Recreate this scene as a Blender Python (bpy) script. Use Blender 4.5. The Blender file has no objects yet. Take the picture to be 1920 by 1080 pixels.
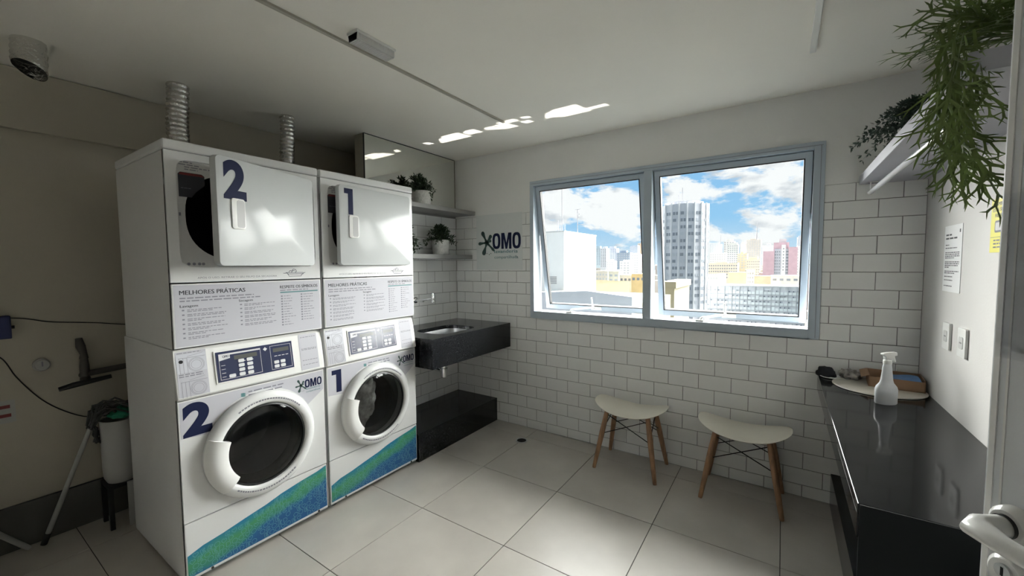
# Laundry room with a city view
import bpy, bmesh, math, random
from mathutils import Vector, Matrix, noise

S = bpy.context.scene
COL = S.collection
PI = math.pi
R = math.radians

# ------------------------------------------------------------------ camera
cam_d = bpy.data.cameras.new('camera')
cam_d.sensor_width = 36.0
cam_d.lens = 36.0 * 759.822 / 1920.0
cam_d.clip_start = 0.02
cam_d.clip_end = 6000
cam = bpy.data.objects.new('camera', cam_d)
COL.objects.link(cam)
yaw, pitch, roll = 0.589739, -0.05782, -0.007408
d = Vector((-math.sin(yaw) * math.cos(pitch), math.cos(yaw) * math.cos(pitch), math.sin(pitch)))
r = d.cross(Vector((0, 0, 1))).normalized()
u = r.cross(d)
r2 = r * math.cos(roll) + u * math.sin(roll)
u2 = -r * math.sin(roll) + u * math.cos(roll)
M = Matrix((r2, u2, -d)).transposed().to_4x4()
M.translation = Vector((0.0693, -3.016, 1.4528))
cam.matrix_world = M
S.camera = cam

# ------------------------------------------------------------------ colour management
S.view_settings.view_transform = 'Standard'
S.view_settings.look = 'None'
S.view_settings.gamma = 1.0
S.view_settings.use_curve_mapping = False
S.view_settings.exposure = 0.52

# ------------------------------------------------------------------ world: blue sky with cumulus
W = bpy.data.worlds.new('sky')
S.world = W
W.use_nodes = True
nt = W.node_tree
nt.nodes.clear()


def N(t, kind, **kw):
    n = t.nodes.new(kind)
    for k, v in kw.items():
        setattr(n, k, v)
    return n


tc = N(nt, 'ShaderNodeTexCoord')
mp = N(nt, 'ShaderNodeMapping')
mp.inputs['Scale'].default_value = (3.0, 3.0, 6.5)
mp.inputs['Location'].default_value = (2.35, 0.6, 0.9)
nz = N(nt, 'ShaderNodeTexNoise')
nz.inputs['Scale'].default_value = 2.3
nz.inputs['Detail'].default_value = 9
nz.inputs['Roughness'].default_value = 0.60
nz.inputs['Distortion'].default_value = 0.25
cr = N(nt, 'ShaderNodeValToRGB')
cr.color_ramp.elements[0].position = 0.465
cr.color_ramp.elements[0].color = (0, 0, 0, 1)
cr.color_ramp.elements[1].position = 0.53
cr.color_ramp.elements[1].color = (1, 1, 1, 1)
sep = N(nt, 'ShaderNodeSeparateXYZ')
grad = N(nt, 'ShaderNodeValToRGB')
grad.color_ramp.elements[0].position = 0.0
grad.color_ramp.elements[0].color = (0.62, 0.76, 0.86, 1)
grad.color_ramp.elements[1].position = 0.45
grad.color_ramp.elements[1].color = (0.16, 0.40, 0.78, 1)
e = grad.color_ramp.elements.new(0.10)
e.color = (0.30, 0.58, 0.86, 1)
nz2 = N(nt, 'ShaderNodeTexNoise')
nz2.inputs['Scale'].default_value = 4.5
nz2.inputs['Detail'].default_value = 6
cr2 = N(nt, 'ShaderNodeValToRGB')
cr2.color_ramp.elements[0].position = 0.36
cr2.color_ramp.elements[0].color = (0.60, 0.64, 0.69, 1)
cr2.color_ramp.elements[1].position = 0.50
cr2.color_ramp.elements[1].color = (0.93, 0.94, 0.95, 1)
mx = N(nt, 'ShaderNodeMixRGB')
bg = N(nt, 'ShaderNodeBackground')
bg.inputs['Strength'].default_value = 0.77
wo = N(nt, 'ShaderNodeOutputWorld')
L = nt.links.new
L(tc.outputs['Generated'], mp.inputs['Vector'])
L(mp.outputs['Vector'], nz.inputs['Vector'])
L(mp.outputs['Vector'], nz2.inputs['Vector'])
L(nz.outputs['Fac'], cr.inputs['Fac'])
L(nz2.outputs['Fac'], cr2.inputs['Fac'])
L(tc.outputs['Generated'], sep.inputs['Vector'])
L(sep.outputs['Z'], grad.inputs['Fac'])
L(cr.outputs['Color'], mx.inputs['Fac'])
L(grad.outputs['Color'], mx.inputs['Color1'])
L(cr2.outputs['Color'], mx.inputs['Color2'])
L(mx.outputs['Color'], bg.inputs['Color'])
L(bg.outputs['Background'], wo.inputs['Surface'])


def lamp(name, kind, loc, direction, **kw):
    ld = bpy.data.lights.new(name, kind)
    for k, v in kw.items():
        setattr(ld, k, v)
    o = bpy.data.objects.new(name, ld)
    COL.objects.link(o)
    o.location = loc
    if direction is not None:
        o.rotation_euler = Vector(direction).to_track_quat('-Z', 'Y').to_euler()
    return o


# the sun, ahead of the window and to the right; an added unseen slab keeps it out of the room
SUNDIR = Vector((0.62, 0.30, 0.73)).normalized()
lamp('sun', 'SUN', (20, 20, 40), -SUNDIR, energy=1.1, angle=R(0.6), color=(1.0, 0.95, 0.87))
# added soft lamp, far brighter than the visible sky, to lift the room
lamp('added_sky_fill', 'SUN', (0, 20, 20), (0.04, -0.87, -0.49), energy=54.0, angle=R(128), color=(1.0, 0.985, 0.95))
# window opening marked as a light portal (helps sampling, gives off nothing)
po = lamp('window_portal', 'AREA', (-0.75, 0.18, 1.55), (0, -1, 0), energy=1.0, shape='RECTANGLE', size=2.0, size_y=1.15)
po.data.cycles.is_portal = True

# ------------------------------------------------------------------ materials
MATS = {}


def mat(name, col, rough=0.5, metal=0.0, spec=0.5, var=0.0, scale=6.0, bump=0.0, bscale=60.0, coat=0.0, trans=0.0, stretch=None, col2=None, detail=4.0):
    m = bpy.data.materials.new(name)
    m.use_nodes = True
    t = m.node_tree
    b = t.nodes['Principled BSDF']
    b.inputs['Base Color'].default_value = (*col, 1)
    b.inputs['Roughness'].default_value = rough
    b.inputs['Metallic'].default_value = metal
    b.inputs['Specular IOR Level'].default_value = spec
    b.inputs['Coat Weight'].default_value = coat
    b.inputs['Coat Roughness'].default_value = 0.08
    b.inputs['Transmission Weight'].default_value = trans
    c = N(t, 'ShaderNodeTexCoord')
    mpn = N(t, 'ShaderNodeMapping')
    if stretch:
        mpn.inputs['Scale'].default_value = stretch
    t.links.new(c.outputs['Object'], mpn.inputs['Vector'])
    if var or col2:
        n = N(t, 'ShaderNodeTexNoise')
        n.inputs['Scale'].default_value = scale
        n.inputs['Detail'].default_value = detail
        rp = N(t, 'ShaderNodeValToRGB')
        lo = tuple(max(0, x * (1 - var)) for x in col)
        hi = col2 if col2 else tuple(min(1, x * (1 + var)) for x in col)
        rp.color_ramp.elements[0].color = (*lo, 1)
        rp.color_ramp.elements[1].color = (*hi, 1)
        rp.color_ramp.elements[0].position = 0.32
        rp.color_ramp.elements[1].position = 0.68
        t.links.new(mpn.outputs['Vector'], n.inputs['Vector'])
        t.links.new(n.outputs['Fac'], rp.inputs['Fac'])
        t.links.new(rp.outputs['Color'], b.inputs['Base Color'])
    if bump:
        n2 = N(t, 'ShaderNodeTexNoise')
        n2.inputs['Scale'].default_value = bscale
        n2.inputs['Detail'].default_value = 3
        bp = N(t, 'ShaderNodeBump')
        bp.inputs['Strength'].default_value = bump
        bp.inputs['Distance'].default_value = 0.01
        t.links.new(mpn.outputs['Vector'], n2.inputs['Vector'])
        t.links.new(n2.outputs['Fac'], bp.inputs['Height'])
        t.links.new(bp.outputs['Normal'], b.inputs['Normal'])
    MATS[name] = m
    return m


def glass(name, tint, fac, rough=0.0):
    m = bpy.data.materials.new(name)
    m.use_nodes = True
    t = m.node_tree
    t.nodes.clear()
    a = N(t, 'ShaderNodeBsdfTransparent')
    a.inputs['Color'].default_value = (*tint, 1)
    g = N(t, 'ShaderNodeBsdfGlossy')
    g.inputs['Roughness'].default_value = rough
    f = N(t, 'ShaderNodeFresnel')
    f.inputs['IOR'].default_value = 1.45
    ad = N(t, 'ShaderNodeMath', operation='MULTIPLY')
    ad.inputs[1].default_value = fac
    x = N(t, 'ShaderNodeMixShader')
    o = N(t, 'ShaderNodeOutputMaterial')
    t.links.new(f.outputs['Fac'], ad.inputs[0])
    t.links.new(ad.outputs['Value'], x.inputs['Fac'])
    t.links.new(a.outputs['BSDF'], x.inputs[1])
    t.links.new(g.outputs['BSDF'], x.inputs[2])
    t.links.new(x.outputs['Shader'], o.inputs['Surface'])
    MATS[name] = m
    return m


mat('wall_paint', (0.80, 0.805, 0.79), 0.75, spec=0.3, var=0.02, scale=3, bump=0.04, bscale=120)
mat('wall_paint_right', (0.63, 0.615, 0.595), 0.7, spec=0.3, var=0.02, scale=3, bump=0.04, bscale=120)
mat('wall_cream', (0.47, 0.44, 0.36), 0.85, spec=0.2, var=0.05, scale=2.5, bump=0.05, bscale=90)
mat('ceiling_paint', (0.89, 0.87, 0.805), 0.85, spec=0.2, var=0.015, scale=2, bump=0.02, bscale=90)
mat('wall_dark', (0.38, 0.37, 0.35), 0.8, spec=0.2, var=0.05)
mat('grout', (0.24, 0.237, 0.23), 0.9, spec=0.2)
mat('grout_floor', (0.05, 0.047, 0.042), 0.9, spec=0.2)
mat('tile_white', (0.83, 0.835, 0.82), 0.22, spec=0.5, var=0.02, scale=5, bump=0.012, bscale=14)
mat('floor_tile', (0.53, 0.50, 0.455), 0.34, spec=0.45, var=0.10, scale=2.6, detail=9, bump=0.02, bscale=30)
mat('skirting_dark', (0.10, 0.098, 0.09), 0.6, spec=0.3, var=0.1)
mat('granite_black', (0.011, 0.012, 0.014), 0.16, spec=0.35, var=0.5, scale=220, detail=2)
mat('granite_grey', (0.009, 0.0095, 0.010), 0.08, spec=0.2, var=0.45, scale=260, detail=2)
mat('alu_frame', (0.46, 0.53, 0.60), 0.35, spec=0.5, var=0.01)
mat('gasket', (0.012, 0.012, 0.013), 0.6)
mat('white_plastic', (0.80, 0.80, 0.78), 0.35, spec=0.5)
mat('white_enamel', (0.76, 0.765, 0.76), 0.24, spec=0.5, var=0.01, scale=4)
mat('door_enamel', (0.57, 0.59, 0.59), 0.13, spec=0.13, bump=0.015, bscale=5)
mat('cup_shade', (0.30, 0.30, 0.295), 0.4)
mat('panel_grey', (0.60, 0.60, 0.585), 0.35)
mat('sticker_white', (0.54, 0.54, 0.585), 0.4, spec=0.2)
mat('card_grey', (0.60, 0.61, 0.66), 0.35)
mat('ink_navy', (0.012, 0.017, 0.055), 0.6, spec=0.12)
mat('ink_black', (0.03, 0.03, 0.04), 0.5)
mat('ink_grey', (0.22, 0.22, 0.26), 0.5)
mat('ink_teal', (0.10, 0.24, 0.25), 0.45)
mat('ink_green', (0.035, 0.075, 0.068), 0.45)
mat('display_navy', (0.018, 0.026, 0.075), 0.18, spec=0.6)
mat('button_white', (0.72, 0.73, 0.75), 0.35)
mat('display_lcd', (0.09, 0.095, 0.09), 0.2)
mat('black_plastic', (0.012, 0.013, 0.014), 0.4)
mat('cavity_black', (0.004, 0.006, 0.007), 0.5, spec=0.2)
mat('rubber_grey', (0.07, 0.075, 0.075), 0.5)
mat('drum_steel', (0.30, 0.31, 0.32), 0.3, metal=0.9)
mat('chrome', (0.80, 0.81, 0.82), 0.08, metal=1.0)
mat('steel_brushed', (0.55, 0.56, 0.57), 0.28, metal=1.0, var=0.06, scale=40)
mat('foil', (0.66, 0.655, 0.63), 0.18, metal=1.0, bump=0.5, bscale=70)
mat('mirror_glass', (0.78, 0.79, 0.75), 0.015, metal=1.0)
mat('mirror_edge', (0.03, 0.035, 0.03), 0.3)
mat('shelf_grey', (0.23, 0.228, 0.22), 0.45, var=0.03)
mat('shelf_white', (0.43, 0.43, 0.47), 0.65, spec=0.25, var=0.02)
mat('channel_dull', (0.42, 0.40, 0.34), 0.6)
mat('pot_white', (0.70, 0.69, 0.66), 0.6, var=0.10, scale=60, bump=0.6, bscale=55)
mat('pot_soil', (0.03, 0.022, 0.016), 0.9)
mat('leaf_dark', (0.035, 0.06, 0.028), 0.5, spec=0.3, var=0.45, scale=30)
mat('leaf_dusty', (0.055, 0.085, 0.065), 0.6, spec=0.3, var=0.4, scale=30)
mat('leaf_fresh', (0.125, 0.18, 0.05), 0.45, spec=0.35, var=0.45, scale=14)
mat('stool_seat', (0.76, 0.72, 0.62), 0.42, spec=0.45, var=0.02, scale=8)
mat('wood_leg', (0.33, 0.185, 0.10), 0.5, var=0.30, scale=9, stretch=(6, 6, 0.8), detail=6)
mat('wire_black', (0.012, 0.012, 0.012), 0.4, metal=0.3)
mat('bottle_white', (0.80, 0.82, 0.84), 0.35, spec=0.5, trans=0.25)
mat('bottle_liquid', (0.62, 0.66, 0.74), 0.35, spec=0.5)
mat('cardboard', (0.30, 0.185, 0.11), 0.8, var=0.08, scale=14)
mat('cloth_blue', (0.14, 0.27, 0.52), 0.85, var=0.1, scale=20)
mat('cloth_black', (0.008, 0.009, 0.016), 0.8)
mat('cloth_grey', (0.33, 0.31, 0.29), 0.85, var=0.45, scale=40, bump=0.5, bscale=90)
mat('mat_beige', (0.47, 0.44, 0.38), 0.5, var=0.06, scale=18)
mat('paper', (0.80, 0.80, 0.80), 0.5)
mat('sign_yellow', (0.72, 0.66, 0.06), 0.4)
mat('door_white', (0.68, 0.70, 0.72), 0.32, spec=0.5, var=0.01)
mat('handle_white', (0.78, 0.78, 0.76), 0.22, spec=0.55)
mat('acrylic', (0.70, 0.71, 0.75), 0.12, spec=0.6)
mat('blue_box', (0.010, 0.016, 0.085), 0.45)
mat('red_ink', (0.16, 0.015, 0.015), 0.5)
mat('pipe_dark', (0.055, 0.05, 0.043), 0.5, var=0.2)
mat('tub_white', (0.42, 0.42, 0.40), 0.5)
mat('tub_black', (0.02, 0.022, 0.022), 0.6)
mat('cloth_green', (0.02, 0.20, 0.12), 0.8, var=0.2)
mat('mop_yarn', (0.06, 0.062, 0.062), 0.95, var=0.3, scale=40)
mat('laundry', (0.50, 0.46, 0.42), 0.85, var=0.35, scale=30)
mat('cable_black', (0.008, 0.008, 0.008), 0.5)
glass('window_glass', (0.97, 0.985, 0.98), 0.4)
glass('washer_glass', (0.62, 0.65, 0.66), 1.3)
glass('tape_clear', (0.97, 0.975, 0.98), 1.5, 0.12)


def kick_material():
    m = bpy.data.materials.new('kick_print')
    m.use_nodes = True
    t = m.node_tree
    b = t.nodes['Principled BSDF']
    b.inputs['Roughness'].default_value = 0.35
    c = N(t, 'ShaderNodeTexCoord')
    sx = N(t, 'ShaderNodeSeparateXYZ')
    n = N(t, 'ShaderNodeTexNoise')
    n.inputs['Scale'].default_value = 7
    n.inputs['Detail'].default_value = 6
    # distance from a diagonal running up the panel: printed green band between blue ones
    k = N(t, 'ShaderNodeMath', operation='MULTIPLY')
    k.inputs[1].default_value = -0.24
    a = N(t, 'ShaderNodeMath', operation='ADD')
    ns = N(t, 'ShaderNodeMath', operation='MULTIPLY_ADD')
    ns.inputs[1].default_value = 0.10
    ns.inputs[2].default_value = -0.05
    a2 = N(t, 'ShaderNodeMath', operation='ADD')
    rp = N(t, 'ShaderNodeValToRGB')
    el = rp.color_ramp.elements
    el[0].position = 0.0
    el[0].color = (0.012, 0.10, 0.27, 1)
    el[1].position = 1.0
    el[1].color = (0.02, 0.14, 0.36, 1)
    for p, cc in ((0.035, (0.012, 0.12, 0.30, 1)), (0.06, (0.04, 0.24, 0.17, 1)), (0.10, (0.06, 0.30, 0.13, 1)), (0.135, (0.02, 0.22, 0.32, 1)), (0.16, (0.014, 0.17, 0.36, 1))):
        q = el.new(p)
        q.color = cc
    t.links.new(c.outputs['Object'], sx.inputs['Vector'])
    t.links.new(c.outputs['Object'], n.inputs['Vector'])
    t.links.new(sx.outputs['Y'], k.inputs[0])
    t.links.new(k.outputs[0], a.inputs[0])
    t.links.new(sx.outputs['Z'], a.inputs[1])
    t.links.new(n.outputs['Fac'], ns.inputs[0])
    t.links.new(a.outputs[0], a2.inputs[0])
    t.links.new(ns.outputs[0], a2.inputs[1])
    t.links.new(a2.outputs[0], rp.inputs['Fac'])
    t.links.new(rp.outputs['Color'], b.inputs['Base Color'])
    MATS['kick_print'] = m


kick_material()
mat('kick_lines', (0.16, 0.42, 0.46), 0.4)
mat('paper_tint', (0.69, 0.72, 0.71), 0.35)

# ------------------------------------------------------------------ mesh helpers


class MB:
    def __init__(s):
        s.v = []
        s.f = []

    def add(s, vs, fs):
        o = len(s.v)
        s.v += [tuple(p) for p in vs]
        s.f += [[i + o for i in f] for f in fs]
        return s

    def box(s, x0, x1, y0, y1, z0, z1, skip=''):
        vs = [(x0, y0, z0), (x1, y0, z0), (x1, y1, z0), (x0, y1, z0), (x0, y0, z1), (x1, y0, z1), (x1, y1, z1), (x0, y1, z1)]
        fs = {'b': (0, 3, 2, 1), 't': (4, 5, 6, 7), 'f': (0, 1, 5, 4), 'k': (2, 3, 7, 6), 'r': (1, 2, 6, 5), 'l': (0, 4, 7, 3)}
        return s.add(vs, [f for k, f in fs.items() if k not in skip])

    def prism(s, pts, F, n0, n1):
        """extrude a 2D polygon pts (u,v) in frame F=(o,u,v) between offsets n0..n1 along its normal"""
        o, uu, vv = (Vector(q) for q in F)
        nn = uu.cross(vv)
        k = len(pts)
        vs = [o + uu * a + vv * b + nn * n0 for a, b in pts] + [o + uu * a + vv * b + nn * n1 for a, b in pts]
        fs = [list(range(k))[::-1], list(range(k, 2 * k))] + [[i, (i + 1) % k, k + (i + 1) % k, k + i] for i in range(k)]
        return s.add(vs, fs)

    def rect(s, F, a0, a1, b0, b1, n0=0.0, n1=0.0008):
        return s.prism([(a0, b0), (a1, b0), (a1, b1), (a0, b1)], F, n0, n1)

    def quad(s, F, a0, a1, b0, b1, n=0.0008, sk=0.0):
        o, uu, vv = (Vector(q) for q in F)
        nn = uu.cross(vv)
        return s.add([o + uu * a + vv * b + nn * n for a, b in ((a0, b0), (a1, b0 + sk), (a1, b1 + sk), (a0, b1))], [(0, 1, 2, 3)])

    def tube(s, pts, rad, n=8, caps=True):
        pts = [Vector(p) for p in pts]
        rr = rad if isinstance(rad, (list, tuple)) else [rad] * len(pts)
        t0 = (pts[1] - pts[0]).normalized()
        a = t0.orthogonal().normalized()
        rings = []
        for i, p in enumerate(pts):
            t = (pts[min(i + 1, len(pts) - 1)] - pts[max(i - 1, 0)]).normalized()
            a = (a - t * a.dot(t)).normalized()
            b = t.cross(a)
            rings.append([p + (a * math.cos(2 * PI * k / n) + b * math.sin(2 * PI * k / n)) * rr[i] for k in range(n)])
        vs = [q for g in rings for q in g]
        fs = []
        for i in range(len(pts) - 1):
            for k in range(n):
                fs.append([i * n + k, i * n + (k + 1) % n, (i + 1) * n + (k + 1) % n, (i + 1) * n + k])
        if caps:
            fs.append(list(range(n))[::-1])
            fs.append([(len(pts) - 1) * n + k for k in range(n)])
        return s.add(vs, fs)

    def lathe(s, prof, c, axis='z', n=32, a0=0.0, a1=2 * PI, sx=1.0, sy=1.0, cap0=False, cap1=False):
        """revolve (radius, height) profile about an axis through c"""
        c = Vector(c)
        full = abs(a1 - a0 - 2 * PI) < 1e-6
        m = n if full else n + 1
        vs = []
        for rr, h in prof:
            for k in range(m):
                a = a0 + (a1 - a0) * k / n
                p, q = rr * math.cos(a) * sx, rr * math.sin(a) * sy
                if axis == 'z':
                    vs.append(c + Vector((p, q, h)))
                elif axis == 'x':
                    vs.append(c + Vector((h, p, q)))
                else:
                    vs.append(c + Vector((q, h, p)))
        fs = []
        for i in range(len(prof) - 1):
            for k in range(n if full else m - 1):
                fs.append([i * m + k, i * m + (k + 1) % m, (i + 1) * m + (k + 1) % m, (i + 1) * m + k])
        if cap0:
            fs.append(list(range(m))[::-1])
        if cap1:
            fs.append([(len(prof) - 1) * m + k for k in range(m)])
        return s.add(vs, fs)

    def build(s, name, m, parent=None, bevel=0.0, seg=2, smooth=None, flip=True):
        me = bpy.data.meshes.new(name)
        me.from_pydata(s.v, [], s.f)
        if bevel or flip:
            bm = bmesh.new()
            bm.from_mesh(me)
            bmesh.ops.remove_doubles(bm, verts=bm.verts, dist=1e-6)
            if flip:
                bmesh.ops.recalc_face_normals(bm, faces=bm.faces)
            if bevel:
                ed = [g for g in bm.edges if len(g.link_faces) == 2 and g.calc_face_angle(0) > R(40)]
                bmesh.ops.bevel(bm, geom=ed, offset=bevel, segments=seg, affect='EDGES', profile=0.6)
            bm.to_mesh(me)
            bm.free()
        if smooth is not None:
            for p in me.polygons:
                p.use_smooth = True
            me.set_sharp_from_angle(angle=R(smooth))
        me.materials.append(MATS[m] if isinstance(m, str) else m)
        return link(name, me, parent)


def link(name, me, parent=None):
    o = bpy.data.objects.new(name, me)
    COL.objects.link(o)
    if parent is not None:
        o.parent = parent
    return o


def tag(o, label, cat=None, group=None, kind=None):
    o['label'] = label
    if cat:
        o['category'] = cat
    if group:
        o['group'] = group
    if kind:
        o['kind'] = kind
    return o


def thing(name, label, cat, loc=(0, 0, 0), rz=0.0, group=None):
    o = bpy.data.objects.new(name, None)
    o.empty_display_size = 0.05
    COL.objects.link(o)
    o.location = loc
    o.rotation_euler = (0, 0, rz)
    return tag(o, label, cat, group)


def rrect(a0, a1, b0, b1, rad, n=6):
    pts = []
    for cx, cy, st in ((a1 - rad, b1 - rad, 0), (a0 + rad, b1 - rad, 90), (a0 + rad, b0 + rad, 180), (a1 - rad, b0 + rad, 270)):
        for k in range(n + 1):
            a = R(st + 90 * k / n)
            pts.append((cx + rad * math.cos(a), cy + rad * math.sin(a)))
    return pts


def text(name, s, F, a, b, h, m, parent, w=None, bold=0.0, off=0.0006, align='l', grow=0.0, res=3):
    """flat lettering in frame F, lower left at (a,b), cap height h, optional total width w"""
    cu = bpy.data.curves.new('txt', 'FONT')
    cu.body = s
    cu.size = 1.0
    cu.offset = grow
    cu.resolution_u = res
    to = bpy.data.objects.new('txt', cu)
    COL.objects.link(to)
    bpy.context.view_layer.update()
    me0 = bpy.data.meshes.new_from_object(to.evaluated_get(bpy.context.evaluated_depsgraph_get()))
    vs = [v.co.copy() for v in me0.vertices]
    fs = [list(p.vertices) for p in me0.polygons]
    bpy.data.objects.remove(to)
    bpy.data.curves.remove(cu)
    bpy.data.meshes.remove(me0)
    x0 = min(v.x for v in vs)
    x1 = max(v.x for v in vs)
    k = h / 0.70
    kx = (w / (x1 - x0)) if w else k
    if align == 'c':
        a -= (x1 - x0) * kx / 2
    o, uu, vv = (Vector(q) for q in F)
    nn = uu.cross(vv)
    mb = MB()
    for q in ((-1, 0, 1) if bold else (0,)):     # heavier strokes: overlaid prints a hair apart
        mb.add([o + uu * (a + (v.x - x0 + q * bold) * kx) + vv * (b + v.y * k) + nn * (off + q * 0.00006) for v in vs], fs)
    return mb.build(name, m, parent, flip=False)


def dashes(mb, F, a, b, w, h, rng, n=0.0008):
    """a printed line too small to read: broken runs of ink"""
    x = a
    while x < a + w - 0.001:
        l = min(rng.uniform(0.010, 0.028) * h / 0.004, a + w - x)
        mb.quad(F, x, x + l, b, b + h, n)
        x += l + 0.0045 * h / 0.004


def star_plate(y0, y1, z0, z1, cy, cz, hole, xf, depth, n=72):
    """flat front plate (normal +x at x=xf) with a star-shaped opening and an inner lip going back by depth"""
    ang = [2 * PI * k / n for k in range(n)]
    for yy in (y0, y1):
        for zz in (z0, z1):
            ang.append(math.atan2(zz - cz, yy - cy) % (2 * PI))
    ang = sorted(set(round(a, 6) for a in ang))
    mb = MB()
    k = len(ang)
    inner, outer = [], []
    for a in ang:
        c, s_ = math.cos(a), math.sin(a)
        h = hole(a)
        inner.append((cy + h * c, cz + h * s_))
        ts = []
        if c > 1e-9: ts.append((y1 - cy) / c)
        if c < -1e-9: ts.append((y0 - cy) / c)
        if s_ > 1e-9: ts.append((z1 - cz) / s_)
        if s_ < -1e-9: ts.append((z0 - cz) / s_)
        t = min(ts)
        outer.append((cy + t * c, cz + t * s_))
    vs = [(xf, a, b) for a, b in inner] + [(xf, a, b) for a, b in outer] + [(xf - depth, a, b) for a, b in inner] + [(xf - 0.012, a, b) for a, b in outer]
    fs = []
    for i in range(k):
        j = (i + 1) % k
        fs += [[i, j, k + j, k + i], [i, 2 * k + i, 2 * k + j, j], [k + i, k + j, 3 * k + j, 3 * k + i]]
    return mb.add(vs, fs)


def superhole(ry, rz, ex):
    def f(a):
        c, s_ = abs(math.cos(a)), abs(math.sin(a))
        return ((c / ry) ** ex + (s_ / rz) ** ex) ** (-1 / ex)
    return f

# ================================================================== THE ROOM
H = 2.459
XR, XS, XB, YF = 0.693, -2.605, -3.2, -3.95      # right wall, sink wall, back-left wall, wall behind the camera
WX0, WX1, WZ0, WZ1 = -1.752, 0.258, 0.9905, 2.157  # outer edge of the window frame
JX, JZ, CH = 0.0, 0.88808, 0.101433               # wall tile grid


def struct(name, mb, m, label, cat, **kw):
    return tag(mb.build(name, m, None, **kw), label, cat, kind='structure')


# floor: screed with single porcelain tiles
fl = struct('floor', MB().box(XB - 0.2, 2.1, YF - 0.2, 0.15, -0.12, -0.003), 'grout_floor', 'floor of large beige grey porcelain tiles with thin dark joints', 'floor')
T, FX, FY = 0.59505, -1.69235, -0.77305


def chamfer_tile(a0, a1, b0, b1, th, ch):
    """tile lying in the xy plane, top face at z=0"""
    vs = [(a0, b0, -th), (a1, b0, -th), (a1, b1, -th), (a0, b1, -th), (a0, b0, -ch), (a1, b0, -ch), (a1, b1, -ch), (a0, b1, -ch),
          (a0 + ch, b0 + ch, 0), (a1 - ch, b0 + ch, 0), (a1 - ch, b1 - ch, 0), (a0 + ch, b1 - ch, 0)]
    fs = [(8, 9, 10, 11)]
    for i in range(4):
        j = (i + 1) % 4
        fs += [(i, j, 4 + j, 4 + i), (4 + i, 4 + j, 8 + j, 8 + i)]
    return MB().add(vs, fs)


_cache = {}


def tile_mesh(key, w, h, th, ch, m):
    k = (key, round(w, 4), round(h, 4))
    if k not in _cache:
        o = chamfer_tile(0, w, 0, h, th, ch).build('tile', m)
        _cache[k] = o.data
        bpy.data.objects.remove(o)
    return _cache[k]


g = 0.0018
for i in range(-4, 6):
    for j in range(-7, 3):
        a0, a1 = max(FX + i * T + g, XB), min(FX + (i + 1) * T - g, XR + 0.0)
        b0, b1 = max(FY + (j) * T + g, YF), min(FY + (j + 1) * T - g, 0.0)
        if a1 - a0 < 0.01 or b1 - b0 < 0.01:
            continue
        o = link('tile', tile_mesh('f', a1 - a0, b1 - b0, 0.008, 0.0008, 'floor_tile'), fl)
        o.location = (a0, b0, 0)

# window wall with its opening
mb = MB()
y0, y1 = 0.004, 0.16
ZT = 2.75
OX0, OX1, OZ0, OZ1 = WX0 + 0.02, WX1 - 0.02, WZ0 + 0.02, WZ1 - 0.02
mb.box(XB - 0.2, OX0, y0, y1, -0.12, ZT)
mb.box(OX1, XR + 0.2, y0, y1, -0.12, ZT)
mb.box(OX0, OX1, y0, y1, -0.12, OZ0)
mb.box(OX0, OX1, y0, y1, OZ1, ZT)
wb = struct('wall_back', mb, 'wall_paint', 'light wall around the window, painted above and tiled in white brick tiles below', 'wall')
# grout bed behind the tiles
mb = MB()
ZTOP = JZ + 10 * CH
mb.box(XS, WX0 + 0.01, 0.0022, 0.0045, 0.0, ZTOP)
mb.box(WX1 - 0.01, XR, 0.0022, 0.0045, 0.0, ZTOP)
mb.box(WX0 + 0.01, WX1 - 0.01, 0.0022, 0.0045, 0.0, WZ0 + 0.01)
mb.build('grout_bed', 'grout', wb)


def wall_tiles(parent, lo, hi, place, holes=(), shift=0.0):
    gj = 0.0016
    for c in range(-10, 9):
        zt, zb = JZ - c * CH, JZ - (c + 1) * CH
        if zb < 0.002:
            zb = 0.001
        s = (0.0 if c % 2 == 0 else 0.1) + shift
        k0 = math.floor((lo - s) / 0.2) - 1
        x = s + k0 * 0.2
        while x < hi:
            a0, a1 = max(x, lo), min(x + 0.2, hi)
            x += 0.2
            spans = [(a0, a1)]
            for (h0, h1, hz0, hz1) in holes:
                if zb > hz0 - 0.02 and zt < hz1 + 0.02:
                    ns = []
                    for p, q in spans:
                        if q <= h0 or p >= h1:
                            ns.append((p, q))
                        else:
                            if p < h0: ns.append((p, h0))
                            if q > h1: ns.append((h1, q))
                    spans = ns
            for p, q in spans:
                if q - p < 0.012:
                    continue
                me = tile_mesh('w', q - p - 2 * gj, zt - zb - 2 * gj, 0.006, 0.0016, 'tile_white')
                o = link('tile', me, parent)
                place(o, p + gj, q - gj, zb + gj)


def place_back(o, p, q, zb):
    o.location = (p, 0.0, zb)
    o.rotation_euler = (R(90), 0, 0)


wall_tiles(wb, XS, XR, place_back, holes=((WX0, WX1, WZ0, WZ1),))

# partition behind the sink: tiled, its near end painted cream
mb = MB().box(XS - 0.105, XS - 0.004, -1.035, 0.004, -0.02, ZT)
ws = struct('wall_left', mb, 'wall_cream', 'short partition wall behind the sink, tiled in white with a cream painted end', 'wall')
MB().box(XS - 0.0045, XS - 0.0022, -1.033, 0.0, 0.0, 1.935).build('grout_bed', 'grout', ws)


def place_left(o, p, q, zb):
    o.location = (XS, p, zb)
    o.rotation_euler = (R(90), 0, R(90))


wall_tiles(ws, -1.035, 0.0, place_left, shift=0.0)

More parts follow.
